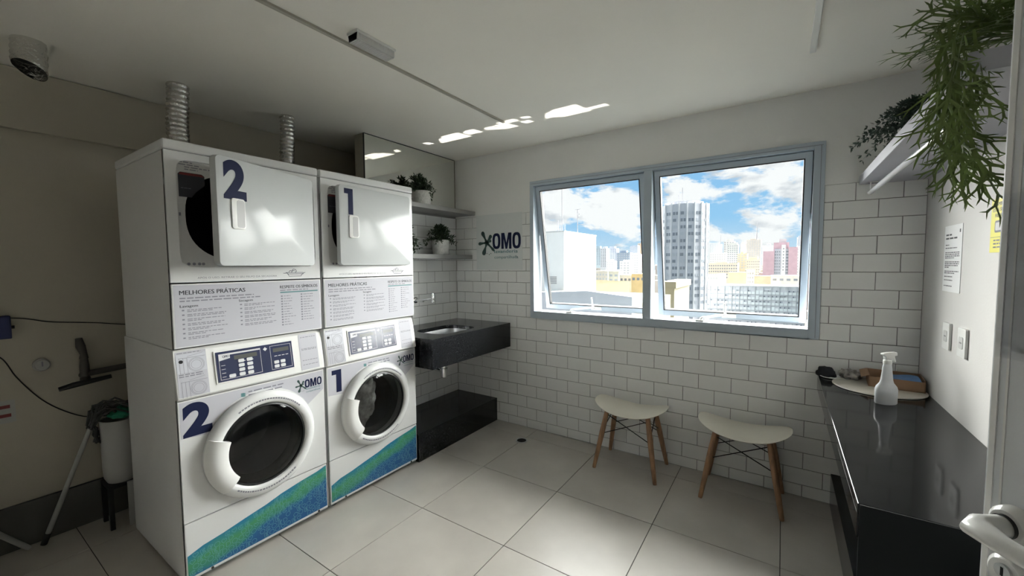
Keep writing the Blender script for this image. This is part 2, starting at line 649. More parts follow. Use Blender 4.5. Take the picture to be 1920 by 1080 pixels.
# dark wall behind the machines, with the beam along its top
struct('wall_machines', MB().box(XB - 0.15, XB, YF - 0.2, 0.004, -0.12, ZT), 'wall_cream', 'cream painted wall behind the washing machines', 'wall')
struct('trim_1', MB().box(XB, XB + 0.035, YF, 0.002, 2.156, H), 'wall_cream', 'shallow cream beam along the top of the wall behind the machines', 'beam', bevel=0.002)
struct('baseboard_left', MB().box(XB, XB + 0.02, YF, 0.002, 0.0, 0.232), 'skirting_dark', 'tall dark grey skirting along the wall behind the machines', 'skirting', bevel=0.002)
# right wall, with the doorway beside the camera
mb = MB()
mb.box(XR, XR + 0.14, -2.99, 0.004, -0.12, ZT)
mb.box(XR, XR + 0.14, YF, -3.85, -0.12, ZT)
mb.box(XR, XR + 0.14, -3.85, -2.99, 2.10, ZT)
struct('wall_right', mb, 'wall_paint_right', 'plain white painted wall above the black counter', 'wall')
struct('wall_front', MB().box(XB - 0.15, 2.1, YF - 0.14, YF, -0.12, ZT), 'wall_dark', 'painted wall behind the camera', 'wall')
struct('wall_corridor', MB().box(1.96, 2.1, YF, 0.1, -0.12, ZT).box(XR + 0.14, 1.96, -1.9, -1.8, -0.12, ZT), 'wall_dark', 'corridor wall beyond the open doorway', 'wall')
mb = MB()
mb.box(XR - 0.012, XR + 0.152, -2.99, -2.95, 0, 2.14)
mb.box(XR - 0.012, XR + 0.152, -3.89, -3.85, 0, 2.14)
mb.box(XR - 0.012, XR + 0.152, -3.85, -2.99, 2.10, 2.14)
struct('trim_2', mb, 'door_white', 'white metal frame of the doorway', 'door frame', bevel=0.003)

# ceiling: plasterboard in two fields with an open joint, slab above, unseen sun-blocking slab added outside
mb = MB()
mb.box(-2.957, 2.1, YF - 0.14, 0.004, H, H + 0.014)
mb.box(XB - 0.15, -2.963, YF - 0.14, 0.004, H + 0.004, H + 0.018)
mb.box(XB - 0.2, 2.3, YF - 0.3, 0.004, H + 0.024, H + 0.30)
struct('ceiling', mb, 'ceiling_paint', 'white plasterboard ceiling with a joint running along its dark side', 'ceiling')
struct('sun_blocker', MB().box(-6.0, 6.0, 0.0, 1.25, 2.76, 3.0), 'wall_paint', 'unseen slab added outside above the window to block the sun', 'sun blocker')  # out of view, added to keep direct sun off the window

# cable channels on the ceiling
tag(MB().box(-1.604, -1.585, -3.9, -0.615, H - 0.011, H).build('cable_channel', 'channel_dull', None, bevel=0.002), 'long thin cream cable channel running across the ceiling beside the emergency light', 'cable channel')
tag(MB().box(0.147, 0.172, -2.6, -0.57, H - 0.016, H).build('cable_channel', 'white_plastic', None, bevel=0.003), 'white cable channel on the ceiling above the black counter, ending before the window', 'cable channel')
# emergency light
t = thing('emergency_light', 'small white emergency light with ribbed diffuser on the ceiling', 'light', (-1.495, -1.795, H))
MB().box(-0.036, 0.036, -0.105, 0.105, -0.012, 0).build('base_plate', 'white_plastic', t, bevel=0.003)
mb = MB()
for k in range(21):
    y = -0.1 + k * 0.2 / 21
    mb.prism([(-0.033, -0.012), (0.033, -0.012), (0.026, -0.042), (-0.026, -0.042)], ((0, y, 0), (1, 0, 0), (0, 0, 1)), -0.0075, 0)
mb.box(-0.029, 0.029, -0.1, 0.1, -0.038, -0.012)
mb.build('diffuser', 'panel_grey', t)

# ------------------------------------------------------------------ mirror and shelves over the sink
t = thing('mirror', 'large frameless wall mirror between the upper shelf and the ceiling', 'mirror', (XS, -0.53, 1.953))
MB().box(0.0, 0.012, -0.505, 0.505, 0.0, H - 1.953 - 0.004).build('glass', 'mirror_glass', t)
mb = MB()
for a in (-0.508, 0.505):
    mb.box(0.0, 0.0135, a, a + 0.003, 0, H - 1.953 - 0.001)
mb.box(0.0, 0.0135, -0.508, 0.508, H - 1.953 - 0.007, H - 1.953 - 0.001)
mb.build('edge_trim', 'mirror_edge', t)
tag(MB().box(XS, -2.36, -1.03, -0.001, 1.917, 1.953).build('wall_shelf', 'shelf_grey', None, bevel=0.002), 'grey floating shelf under the mirror carrying one potted plant', 'shelf')
tag(MB().box(XS, -2.40, -1.03, -0.001, 1.507, 1.546).build('wall_shelf', 'shelf_grey', None, bevel=0.002), 'narrower grey floating shelf above the tap carrying two plants', 'shelf')

# ------------------------------------------------------------------ window
FB = ((0, 0, 0), (1, 0, 0), (0, 0, 1))
wn = tag(bpy.data.objects.new('window_1', None), 'wide aluminium window with two top hung sashes pushed open', 'window', kind='structure')
COL.objects.link(wn)
mb = MB()
# flat casing against the wall and the frame through it
mb.box(WX0, -1.718, -0.012, 0.10, WZ0, WZ1)
mb.box(0.204, WX1, -0.012, 0.10, WZ0, WZ1)
mb.box(-1.718, 0.204, -0.012, 0.10, WZ0, 1.05)
mb.box(-1.718, 0.204, -0.012, 0.10, 2.118, WZ1)
mb.box(-0.787, -0.728, -0.012, 0.10, 1.05, 2.118)
mb.build('window_frame', 'alu_frame', wn, bevel=0.003)
mb = MB()
mb.box(WX0 + 0.012, WX1 - 0.012, -0.0135, -0.011, WZ1 - 0.022, WZ1 - 0.0195)
mb.box(WX1 - 0.022, WX1 - 0.0195, -0.0135, -0.011, WZ0 + 0.01, WZ1 - 0.02)
mb.build('frame_joint', 'ink_grey', wn)
# outer ledge and reveals
tag(MB().box(-1.9, 0.4, 0.10, 0.24, 0.96, 1.035).build('window_ledge', 'wall_paint', wn), 'pale outside ledge')


def sash(x0, x1):
    ht = 1.072
    t = bpy.data.objects.new('sash', None)
    COL.objects.link(t)
    t.parent = wn
    t.location = (0, 0.035, 2.116)
    t.rotation_euler = (math.asin(0.195 / ht), 0, 0)
    fw = 0.042
    mb = MB()
    mb.box(x0, x0 + fw, -0.018, 0.018, -ht, 0)
    mb.box(x1 - fw, x1, -0.018, 0.018, -ht, 0)
    mb.box(x0 + fw, x1 - fw, -0.018, 0.018, -fw, 0)
    mb.box(x0 + fw, x1 - fw, -0.018, 0.018, -ht, -ht + fw)
    mb.build('sash_frame', 'alu_frame', t, bevel=0.003)
    mb = MB()
    k = 0.005
    a0, a1, b0, b1 = x0 + fw - k, x1 - fw + k, -ht + fw - k, -fw + k
    for p in ((a0, a0 + k + 0.002, b0, b1), (a1 - k - 0.002, a1, b0, b1), (a0, a1, b0, b0 + k + 0.002), (a0, a1, b1 - k - 0.002, b1)):
        mb.box(p[0], p[1], -0.0195, 0.0195, p[2], p[3])
    mb.build('gasket', 'gasket', t)
    mb = MB()
    for p in ((x0 - 0.004, x0 + 0.001, -ht, 0), (x1 - 0.001, x1 + 0.004, -ht, 0), (x0, x1, -ht - 0.004, -ht + 0.001)):
        mb.box(p[0], p[1], 0.0, 0.016, p[2], p[3])
    mb.build('outer_seal', 'gasket', t)
    MB().box(x0 + fw - 0.002, x1 - fw + 0.002, -0.003, 0.003, -ht + fw - 0.002, -fw + 0.002).build('pane', 'window_glass', t)
    xm_ = (x0 + x1) / 2 + 0.02
    mb = MB()
    mb.box(xm_ - 0.045, xm_ + 0.045, -0.026, -0.018, -ht + 0.006, -ht + 0.036)
    mb.tube([(xm_ - 0.02, -0.03, -ht + 0.02), (xm_ - 0.022, -0.045, -ht + 0.05), (xm_ - 0.024, -0.05, -ht + 0.12)], [0.009, 0.009, 0.007], 8)
    mb.build('latch_handle', 'white_plastic', t, smooth=40)
    # stay bar from the frame to the sash
    mb = MB()
    c, s_ = math.cos(t.rotation_euler.x), math.sin(t.rotation_euler.x)
    mb.tube([(xm_ - 0.16, 0.02, 1.052), (xm_ - 0.15, 0.03, 1.075), (xm_ - 0.03, 0.20, 1.085)], 0.008, 8)
    mb.box(xm_ - 0.185, xm_ - 0.135, 0.005, 0.035, 1.049, 1.062)
    mb.build('stay_bar', 'white_plastic', wn, smooth=40)


sash(-1.714, -0.791)
sash(-0.724, 0.200)

# narrow lamps added over the ledge to make sun patches on the ceiling: (patch centre x, y on the ceiling, start x on the ledge, length, width)
for (px, py, x0, sx_, sy_) in ((-0.985, -0.497, 0.06, 0.17, 0.035), (-1.205, -0.535, -0.165, 0.30, 0.13), (-1.462, -0.520, -0.42, 0.055, 0.045), (-1.425, -0.600, -0.385, 0.05, 0.035),
                               (-1.605, -0.600, -0.30, 0.16, 0.045), (-1.720, -0.535, -0.36, 0.21, 0.095), (-1.925, -0.575, -0.93, 0.11, 0.075), (-2.165, -0.560, -1.13, 0.27, 0.11), (-2.40, -0.555, -1.36, 0.05, 0.05)):
    pos = Vector((x0, py + 0.675, 1.078))
    GD = (Vector((px, py, H)) - pos).normalized()
    lo = lamp('ceiling_patch_lamp', 'AREA', pos, None, energy=0.25 * sx_ * sy_ / 0.05, shape='RECTANGLE', size=sx_, size_y=sy_ * 1.1, spread=R(0.5), color=(1.0, 0.96, 0.88))
    xax = (Vector((1, 0, 0)) - GD * GD.x).normalized()
    z_ = -GD                            # a lamp shines along its local -Z
    lo.rotation_euler = Matrix((xax, z_.cross(xax).normalized(), z_)).transposed().to_euler()

# ================================================================== WASHERS AND DRYERS
XM, WM = -2.1245, 0.685
FM = ((0, 0, 0), (0, 1, 0), (0, 0, 1))       # machine front: u = along the front, v = up, normal towards the room


def splat_logo(parent, F, a, b, w, k_txt=True, m1='ink_green', m2='ink_navy'):
    """splash mark and lettering, total width w, lower left of the lettering block at (a, b)"""
    mb = MB()
    cx, cy = a + w * 0.20, b + w * 0.30
    for ang, l, wd in ((118, 0.26, 0.045), (52, 0.19, 0.04), (185, 0.22, 0.035), (250, 0.27, 0.05), (318, 0.26, 0.03), (20, 0.12, 0.03)):
        ca, sa = math.cos(R(ang)), math.sin(R(ang))
        prof = [(0.0, 0.035), (0.35, 0.018), (0.6, wd * 0.7), (0.8, wd), (0.95, wd * 0.7), (1.0, 0.0)]
        left = [(t * l, h) for t, h in prof]
        pts = left + [(t, -h) for t, h in left[::-1][1:]]
        mb.prism([(cx + (p * ca - q * sa) * w, cy + (p * sa + q * ca) * w) for p, q in pts], F, 0.0008, 0.0013)
    for dx, dy in ((0.0, -0.22), (0.06, -0.24), (0.10, -0.22)):
        mb.prism([(cx + (dx + 0.012 * math.cos(q)) * w, cy + (dy + 0.012 * math.sin(q)) * w) for q in (0, 1.57, 3.14, 4.71)], F, 0.0008, 0.0013)
    mb.build('logo_splash', m1, parent)
    # condensed heavy capitals O M O
    lw, lh, gp = w * 0.195, w * 0.315, w * 0.022
    bx, bz = a + w * 0.345, b + w * 0.165
    o_, uu_, vv_ = (Vector(q) for q in F)
    nn_ = uu_.cross(vv_) * 0.0014
    mb = MB()

    def cap_o(x0):
        n_ = 28
        pts = []
        for kx, kz in ((0.5, 0.5), (0.21, 0.33)):
            for i in range(n_):
                th = 2 * PI * i / n_
                c_, s_ = math.cos(th), math.sin(th)
                px = math.copysign(abs(c_) ** 0.72, c_) * kx * lw
                pz = math.copysign(abs(s_) ** 0.72, s_) * kz * lh
                pts.append(o_ + nn_ + uu_ * (x0 + lw / 2 + px) + vv_ * (bz + lh / 2 + pz))
        mb.add(pts, [[i, (i + 1) % n_, n_ + (i + 1) % n_, n_ + i] for i in range(n_)])
    cap_o(bx)
    x0 = bx + lw + gp
    mw = lw * 1.25
    M_ = [(0, 0), (0.24, 0), (0.24, 0.62), (0.41, 0), (0.59, 0), (0.76, 0.62), (0.76, 0), (1, 0), (1, 1), (0.69, 1), (0.5, 0.38), (0.31, 1), (0, 1)]
    mb.prism([(x0 + p * mw, bz + q * lh) for p, q in M_], F, 0.0009, 0.0014)
    cap_o(x0 + mw + gp)
    mb.build('logo_lettering', m2, parent)
    text('logo_line', 'lavanderia', F, a + w * 0.39, b + w * 0.085, w * 0.068, 'ink_teal', parent, w=w * 0.56, bold=0.012, off=0.0014)
    text('logo_line', 'compartilhada', F, a + w * 0.39, b + w * -0.025, w * 0.058, 'ink_teal', parent, w=w * 0.57, bold=0.008, off=0.0014)


def number(parent, s, F, a, b, h, w):
    if s == '1':
        mb = MB()
        mb.prism([(a + w * 0.45, b), (a + w, b), (a + w, b + h), (a, b + h), (a, b + h * 0.80), (a + w * 0.45, b + h * 0.80)], F, 0.0008, 0.0013)
        return mb.build('number', 'ink_navy', parent)
    return text('number', s, F, a, b, h, 'ink_navy', parent, w=w, grow=0.05, off=0.0012, res=10)


def kick_print(root, rng):
    top = [(0.0, 0.150), (0.06, 0.170), (0.14, 0.182), (0.24, 0.203), (0.34, 0.222), (0.42, 0.244), (0.52, 0.262), (0.62, 0.276), (0.675, 0.290)]
    top = [(0.008 + a * 0.99, b) for a, b in top]
    mb = MB()
    mb.prism([(0.008, 0.048)] + [(0.677, 0.048)] + top[::-1], FM, 0.0002, 0.0008)
    mb.build('printed_panel', 'kick_print', root)

    def ztop(a):
        for (p, q), (p2, q2) in zip(top, top[1:]):
            if p <= a <= p2:
                return q + (q2 - q) * (a - p) / (p2 - p)
        return 0.1
    mb = MB()
    s = 0.0115
    shapes = {
        'o': [(math.cos(2 * PI * k / 12), math.sin(2 * PI * k / 12)) for k in range(13)],
        'd': [(-0.7, -1), (-0.7, 1), (0.1, 1), (0.8, 0.5), (0.9, 0), (0.8, -0.5), (0.1, -1), (-0.7, -1)],
        'e': [(0.8, 1), (-0.7, 1), (-0.7, -1), (0.8, -1), (0.8, -0.5), (-0.1, -0.5), (-0.1, -0.2), (0.5, -0.2), (0.5, 0.25), (-0.1, 0.25), (-0.1, 0.5), (0.8, 0.5), (0.8, 1)],
        'h': [(0, -1), (-0.9, 0), (-0.8, 0.7), (-0.4, 0.9), (0, 0.5), (0.4, 0.9), (0.8, 0.7), (0.9, 0), (0, -1)],
        'c': [(0.7, 0.7), (0, 1), (-0.8, 0.6), (-0.9, 0), (-0.8, -0.6), (0, -1), (0.7, -0.7), (0.6, -0.3), (0, -0.5), (-0.4, 0), (0, 0.5), (0.6, 0.3), (0.7, 0.7)],
    }
    row = 0
    b = 0.064
    while b < 0.28:
        a = 0.025 + (row % 2) * 0.012
        while a < 0.668:
            if b + s * 1.1 < ztop(a) and rng.random() > 0.12:
                k = rng.choice('oodechoe')
                pts = shapes[k]
                rt = rng.uniform(-0.25, 0.25)
                q = [(a + s * (x * math.cos(rt) - y * math.sin(rt)), b + s * (x * math.sin(rt) + y * math.cos(rt))) for x, y in pts]
                for (x0, y0_), (x1, y1_) in zip(q, q[1:]):
                    dx, dy = x1 - x0, y1_ - y0_
                    l = math.hypot(dx, dy) or 1
                    nx, ny = -dy / l * 0.0007, dx / l * 0.0007
                    mb.add([(0.0011, x0 + nx, y0_ + ny), (0.0011, x0 - nx, y0_ - ny), (0.0011, x1 - nx, y1_ - ny), (0.0011, x1 + nx, y1_ + ny)], [(0, 1, 2, 3)])
            a += 0.0285
        b += 0.0262
        row += 1
    mb.build('printed_outlines', 'kick_lines', root)['kind'] = 'stuff'


def washer(num, y0, label, laundry):
    rng = random.Random(int(num) * 7 + 3)
    t = thing('washing_machine', label, 'washing machine', (XM, y0, 0), group='coin laundry washing machines')
    w = WM
    CY, CZ = 0.343, 0.556
    MB().box(-0.725, -0.0125, 0.0, w, 0.022, 1.088, skip='r').build('cabinet', 'white_enamel', t, bevel=0.006)
    for fx in (-0.68, -0.06):
        for fy in (0.05, w - 0.05):
            MB().lathe([(0.02, 0.0), (0.02, 0.012), (0.012, 0.014), (0.012, 0.03)], (fx, fy, 0), n=12, cap0=True).build('foot', 'black_plastic', t)
    # kick panel with its print
    kp = MB().box(-0.0125, 0.0, 0.003, w - 0.003, 0.034, 0.297).build('kick_panel', 'white_enamel', t, bevel=0.004)
    kick_print(kp, rng)
    for a in (0.10, w - 0.06):
        MB().lathe([(0.006, 0.0), (0.006, 0.003), (0.0, 0.004)], (0.0, a, 0.041), axis='x', n=10).build('screw', 'black_plastic', kp)
    # front panel with the drum opening
    fp = star_plate(0.003, w - 0.003, 0.303, 0.858, CY, CZ, lambda a: 0.205, 0.0, 0.06).build('front_panel', 'white_enamel', t)
    # sticker sheet running around the door
    pts = [(0.008, 0.690), (0.105, 0.682)]
    for k in range(0, 13):
        a = R(152 - k * 10.4)
        pts.append((CY + 0.272 * math.cos(a), CZ + 0.272 * math.sin(a)))
    pts += [(w - 0.008, 0.745), (w - 0.008, 0.852), (0.008, 0.852)]
    MB().prism(pts, FM, 0.0002, 0.0007).build('printed_sheet', 'sticker_white', fp)
    number(fp, num, FM, 0.016 if num == '2' else 0.032, 0.700, 0.135, 0.112 if num == '2' else 0.062)
    splat_logo(fp, FM, 0.520, 0.752, 0.145)
    mb = MB()
    dashes(mb, FM, 0.285, 0.828, 0.170, 0.006, rng, 0.0011)
    dashes(mb, FM, 0.285, 0.812, 0.170, 0.006, rng, 0.0011)
    mb.build('print_line', 'ink_grey', fp)['kind'] = 'stuff'
    mb = MB()
    for k in range(3):
        mb.prism([(0.262 + 0.012 * math.cos(q + 0.3), 0.828 - k * 0.006 + 0.004 * math.sin(q)) for q in (0, 1.05, 2.1, 3.14, 4.2, 5.25)], FM, 0.0008, 0.0012)
    mb.build('print_icon', 'ink_teal', fp)
    # drum
    dr = MB().lathe([(0.206, -0.02), (0.235, -0.06), (0.235, -0.42), (0.0, -0.43)], (0, CY, CZ), axis='x', n=40).build('drum', 'drum_steel', t, smooth=40)
    MB().lathe([(0.207, -0.005), (0.212, -0.03), (0.185, -0.04), (0.172, -0.06), (0.19, -0.075), (0.21, -0.06)], (0, CY, CZ), axis='x', n=40).build('door_seal', 'rubber_grey', t, smooth=40)
    # door: white ring, tinted bowl, handle flap
    dn = bpy.data.objects.new('door', None)
    COL.objects.link(dn)
    dn.parent = t
    MB().lathe([(0.262, 0.001), (0.264, 0.012), (0.260, 0.024), (0.250, 0.034), (0.232, 0.040), (0.214, 0.040), (0.206, 0.034), (0.202, 0.020), (0.202, 0.005)], (0, CY, CZ), axis='x', n=72).build('door_ring', 'white_enamel', dn, smooth=50)
    MB().lathe([(0.2035, 0.028), (0.194, 0.032), (0.190, 0.024)], (0, CY, CZ), axis='x', n=56).build('inner_ring', 'black_plastic', dn, smooth=50)
    MB().lathe([(0.196, 0.027), (0.178, 0.034), (0.13, 0.040), (0.07, 0.044), (0.0, 0.045)], (0, CY, CZ), axis='x', n=48).build('door_glass', 'washer_glass', dn, smooth=60)
    mb = MB()
    a0, a1 = R(157), R(222)
    prof = [(0.262, 0.004), (0.262, 0.030), (0.246, 0.052), (0.215, 0.057), (0.186, 0.054), (0.172, 0.046), (0.172, 0.034)]
    mb.lathe(prof, (0, CY, CZ), axis='x', n=14, a0=a0, a1=a1)
    for a in (a0, a1):
        mb.add([(h, CY + q * math.cos(a), CZ + q * math.sin(a)) for q, h in prof] + [(0.004, CY + 0.172 * math.cos(a), CZ + 0.172 * math.sin(a))], [list(range(len(prof) + 1))])
    mb.build('handle', 'white_plastic', dn, smooth=45)
    # ring lettering, too small to read
    mb = MB()
    for st, en in ((122, 40), (232, 308)):
        a = st
        sg = 1 if en > st else -1
        while (en - a) * sg > 0:
            l = rng.uniform(1.2, 3.2)
            q = [R(a), R(a + sg * l)]
            vs = []
            for rr in (0.224, 0.231):
                for z in q:
                    vs.append((0.0412, CY + rr * math.cos(z), CZ + rr * math.sin(z)))
            mb.add(vs, [(0, 1, 3, 2)])
            a += sg * (l + 0.9)
    mb.build('ring_print', 'ink_grey', dn)['kind'] = 'stuff'
    # slanted control panel
    prof = [(0.0, 0.862), (0.012, 0.872), (-0.020, 1.072), (-0.034, 1.087), (-0.10, 1.087), (-0.10, 0.862)]
    cp = MB().prism([(a, b) for a, b in prof], ((0, 0.001, 0), (1, 0, 0), (0, 0, 1)), -(w - 0.002), 0.0).build('control_panel', 'white_plastic', t, bevel=0.004)
    v = Vector((-0.032, 0, 0.200)).normalized()
    FC = ((0.012, 0.0, 0.872), (0, 1, 0), tuple(v))
    mb = MB().rect(FC, 0.150, 0.518, 0.030, 0.186, 0.0, 0.004)
    mb.build('display_bezel', 'white_plastic', cp, bevel=0.0015)
    disp = MB().rect(FC, 0.157, 0.511, 0.037, 0.179, 0.004, 0.0052).build('display', 'display_navy', cp)
    mb = MB()

    def fr(a0, a1, b0, b1, lw=0.0016, n=0.0056):
        mb.quad(FC, a0, a1, b0, b0 + lw, n)
        mb.quad(FC, a0, a1, b1 - lw, b1, n)
        mb.quad(FC, a0, a0 + lw, b0, b1, n)
        mb.quad(FC, a1 - lw, a1, b0, b1, n)
    fr(0.168, 0.352, 0.046, 0.168)
    fr(0.398, 0.503, 0.046, 0.168)
    mb.quad(FC, 0.168, 0.352, 0.160, 0.168, 0.0056)
    mb.build('display_outline', 'button_white', disp)
    mb = MB()
    for cxx in (0.248, 0.286):
        for k in range(4):
            mb.prism(rrect(cxx, cxx + 0.026, 0.050 + k * 0.0215, 0.066 + k * 0.0215, 0.004, 2), FC, 0.0052, 0.0070)
    mb.prism(rrect(0.204, 0.232, 0.050, 0.066, 0.004, 2), FC, 0.0052, 0.0070)
    for cxx in (0.412, 0.444):
        for k in range(2):
            mb.prism(rrect(cxx, cxx + 0.024, 0.053 + k * 0.021, 0.069 + k * 0.021, 0.004, 2), FC, 0.0052, 0.0070)
    mb.build('buttons', 'button_white', disp)['kind'] = 'stuff'
    MB().prism([(0.168, 0.168), (0.168, 0.136), (0.215, 0.144), (0.215, 0.168)], FC, 0.0053, 0.0060).build('display_badge', 'button_white', disp)
    text('display_lettering', 'OMO', FC, 0.184, 0.149, 0.011, 'ink_navy', disp, w=0.028, bold=0.03, off=0.0064)
    MB().quad(FC, 0.232, 0.335, 0.132, 0.152, 0.0057).build('lcd_window', 'display_lcd', disp)
    MB().quad(FC, 0.412, 0.492, 0.134, 0.154, 0.0057).build('lcd_window', 'display_lcd', disp)
    mb = MB()
    mb.prism([(0.375 + 0.010 * math.cos(q), 0.158 + 0.010 * math.sin(q)) for q in (0, 1.57, 3.14, 4.71)], FC, 0.0053, 0.0060)
    for k in range(4):
        mb.quad(FC, 0.175, 0.192, 0.058 + k * 0.018, 0.060 + k * 0.018, 0.0057)
        mb.quad(FC, 0.250 + k * 0.018, 0.262 + k * 0.018, 0.118, 0.121, 0.0057)
        mb.quad(FC, 0.416 + k * 0.019, 0.430 + k * 0.019, 0.112, 0.115, 0.0057)
    mb.build('display_marks', 'button_white', disp)['kind'] = 'stuff'
    # instruction card on the left, drawn in thin lines
    card = MB().rect(FC, 0.008, 0.122, 0.004, 0.206, 0.0, 0.0008).build('instruction_card', 'sticker_white', cp)
    MB().rect(FC, 0.010, 0.120, 0.112, 0.194, 0.0008, 0.0012).build('card_picture', 'card_grey', card)
    mb = MB()

    def ringl(a, b, rr, lw=0.0011):
        for k in range(18):
            q0, q1 = 2 * PI * k / 18, 2 * PI * (k + 1) / 18
            o, uu, vv = (Vector(z) for z in FC)
            nn = uu.cross(vv) * 0.0016
            mb.add([o + nn + uu * (a + z * math.cos(q)) + vv * (b + z * math.sin(q)) for z, q in ((rr, q0), (rr + lw, q0), (rr + lw, q1), (rr, q1))], [(0, 1, 2, 3)])
    for bb in (0.142, 0.036):
        ringl(0.082, bb, 0.026)
        ringl(0.082, bb, 0.019)
        ringl(0.082, bb, 0.030)
        for a in (0.020, 0.034, 0.048):
            mb.quad(FC, a, a + 0.0012, bb - 0.034, bb + 0.034, 0.0016)
        mb.quad(FC, 0.018, 0.118, bb + 0.034, bb + 0.0355, 0.0016)
        mb.quad(FC, 0.050, 0.110, bb + 0.040, bb + 0.0412, 0.0016, 0.01)
    dashes(mb, FC, 0.014, 0.198, 0.09, 0.003, rng, 0.0014)
    dashes(mb, FC, 0.014, 0.102, 0.09, 0.004, rng, 0.0014)
    dashes(mb, FC, 0.014, 0.093, 0.09, 0.004, rng, 0.0014)
    mb.build('card_drawing', 'ink_grey', card)['kind'] = 'stuff'
    MB().prism([(0.026 + 0.008 * math.cos(q * PI / 5), 0.162 + 0.008 * math.sin(q * PI / 5)) for q in range(10)], FC, 0.001, 0.002).build('coin_slot', 'black_plastic', card)
    card = MB().rect(FC, 0.552, 0.655, 0.008, 0.204, 0.0, 0.0008).build('notice_card', 'sticker_white', cp)
    mb = MB()
    for b in (0.186, 0.122, 0.116, 0.058, 0.034):
        dashes(mb, FC, 0.562, b, 0.085, 0.003, rng, 0.0014)
    mb.build('card_print', 'ink_grey', card)['kind'] = 'stuff'
    if laundry:
        # crumpled pale wash behind the glass: its own thing inside the drum
        mb = MB()
        rg = random.Random(4)
        n, k = 30, 16
        vs = []
        for i in range(k):
            th = PI * (i + 0.5) / k
            for j in range(n):
                ph = 2 * PI * j / n
                dv = Vector((math.sin(th) * math.cos(ph), math.sin(th) * math.sin(ph), math.cos(th)))
                rr = 1 + 0.30 * noise.noise(dv * 3.1) + 0.14 * noise.noise(dv * 9)
                vs.append((-0.125 + 0.085 * dv.x * rr, CY - 0.05 + 0.115 * dv.y * rr + 0.05 * dv.z, CZ - 0.01 + 0.165 * dv.z * rr))
        fs = [[i * n + j, i * n + (j + 1) % n, (i + 1) * n + (j + 1) % n, (i + 1) * n + j] for i in range(k - 1) for j in range(n)]
        fs += [list(range(n)), [(k - 1) * n + j for j in range(n)]]
        mb.add([(a + XM, b + y0, c) for a, b, c in vs], fs)
        tag(mb.build('laundry', 'laundry', None, smooth=70), 'crumpled pale laundry behind the glass of the washing machine numbered 1', 'laundry')
    return t


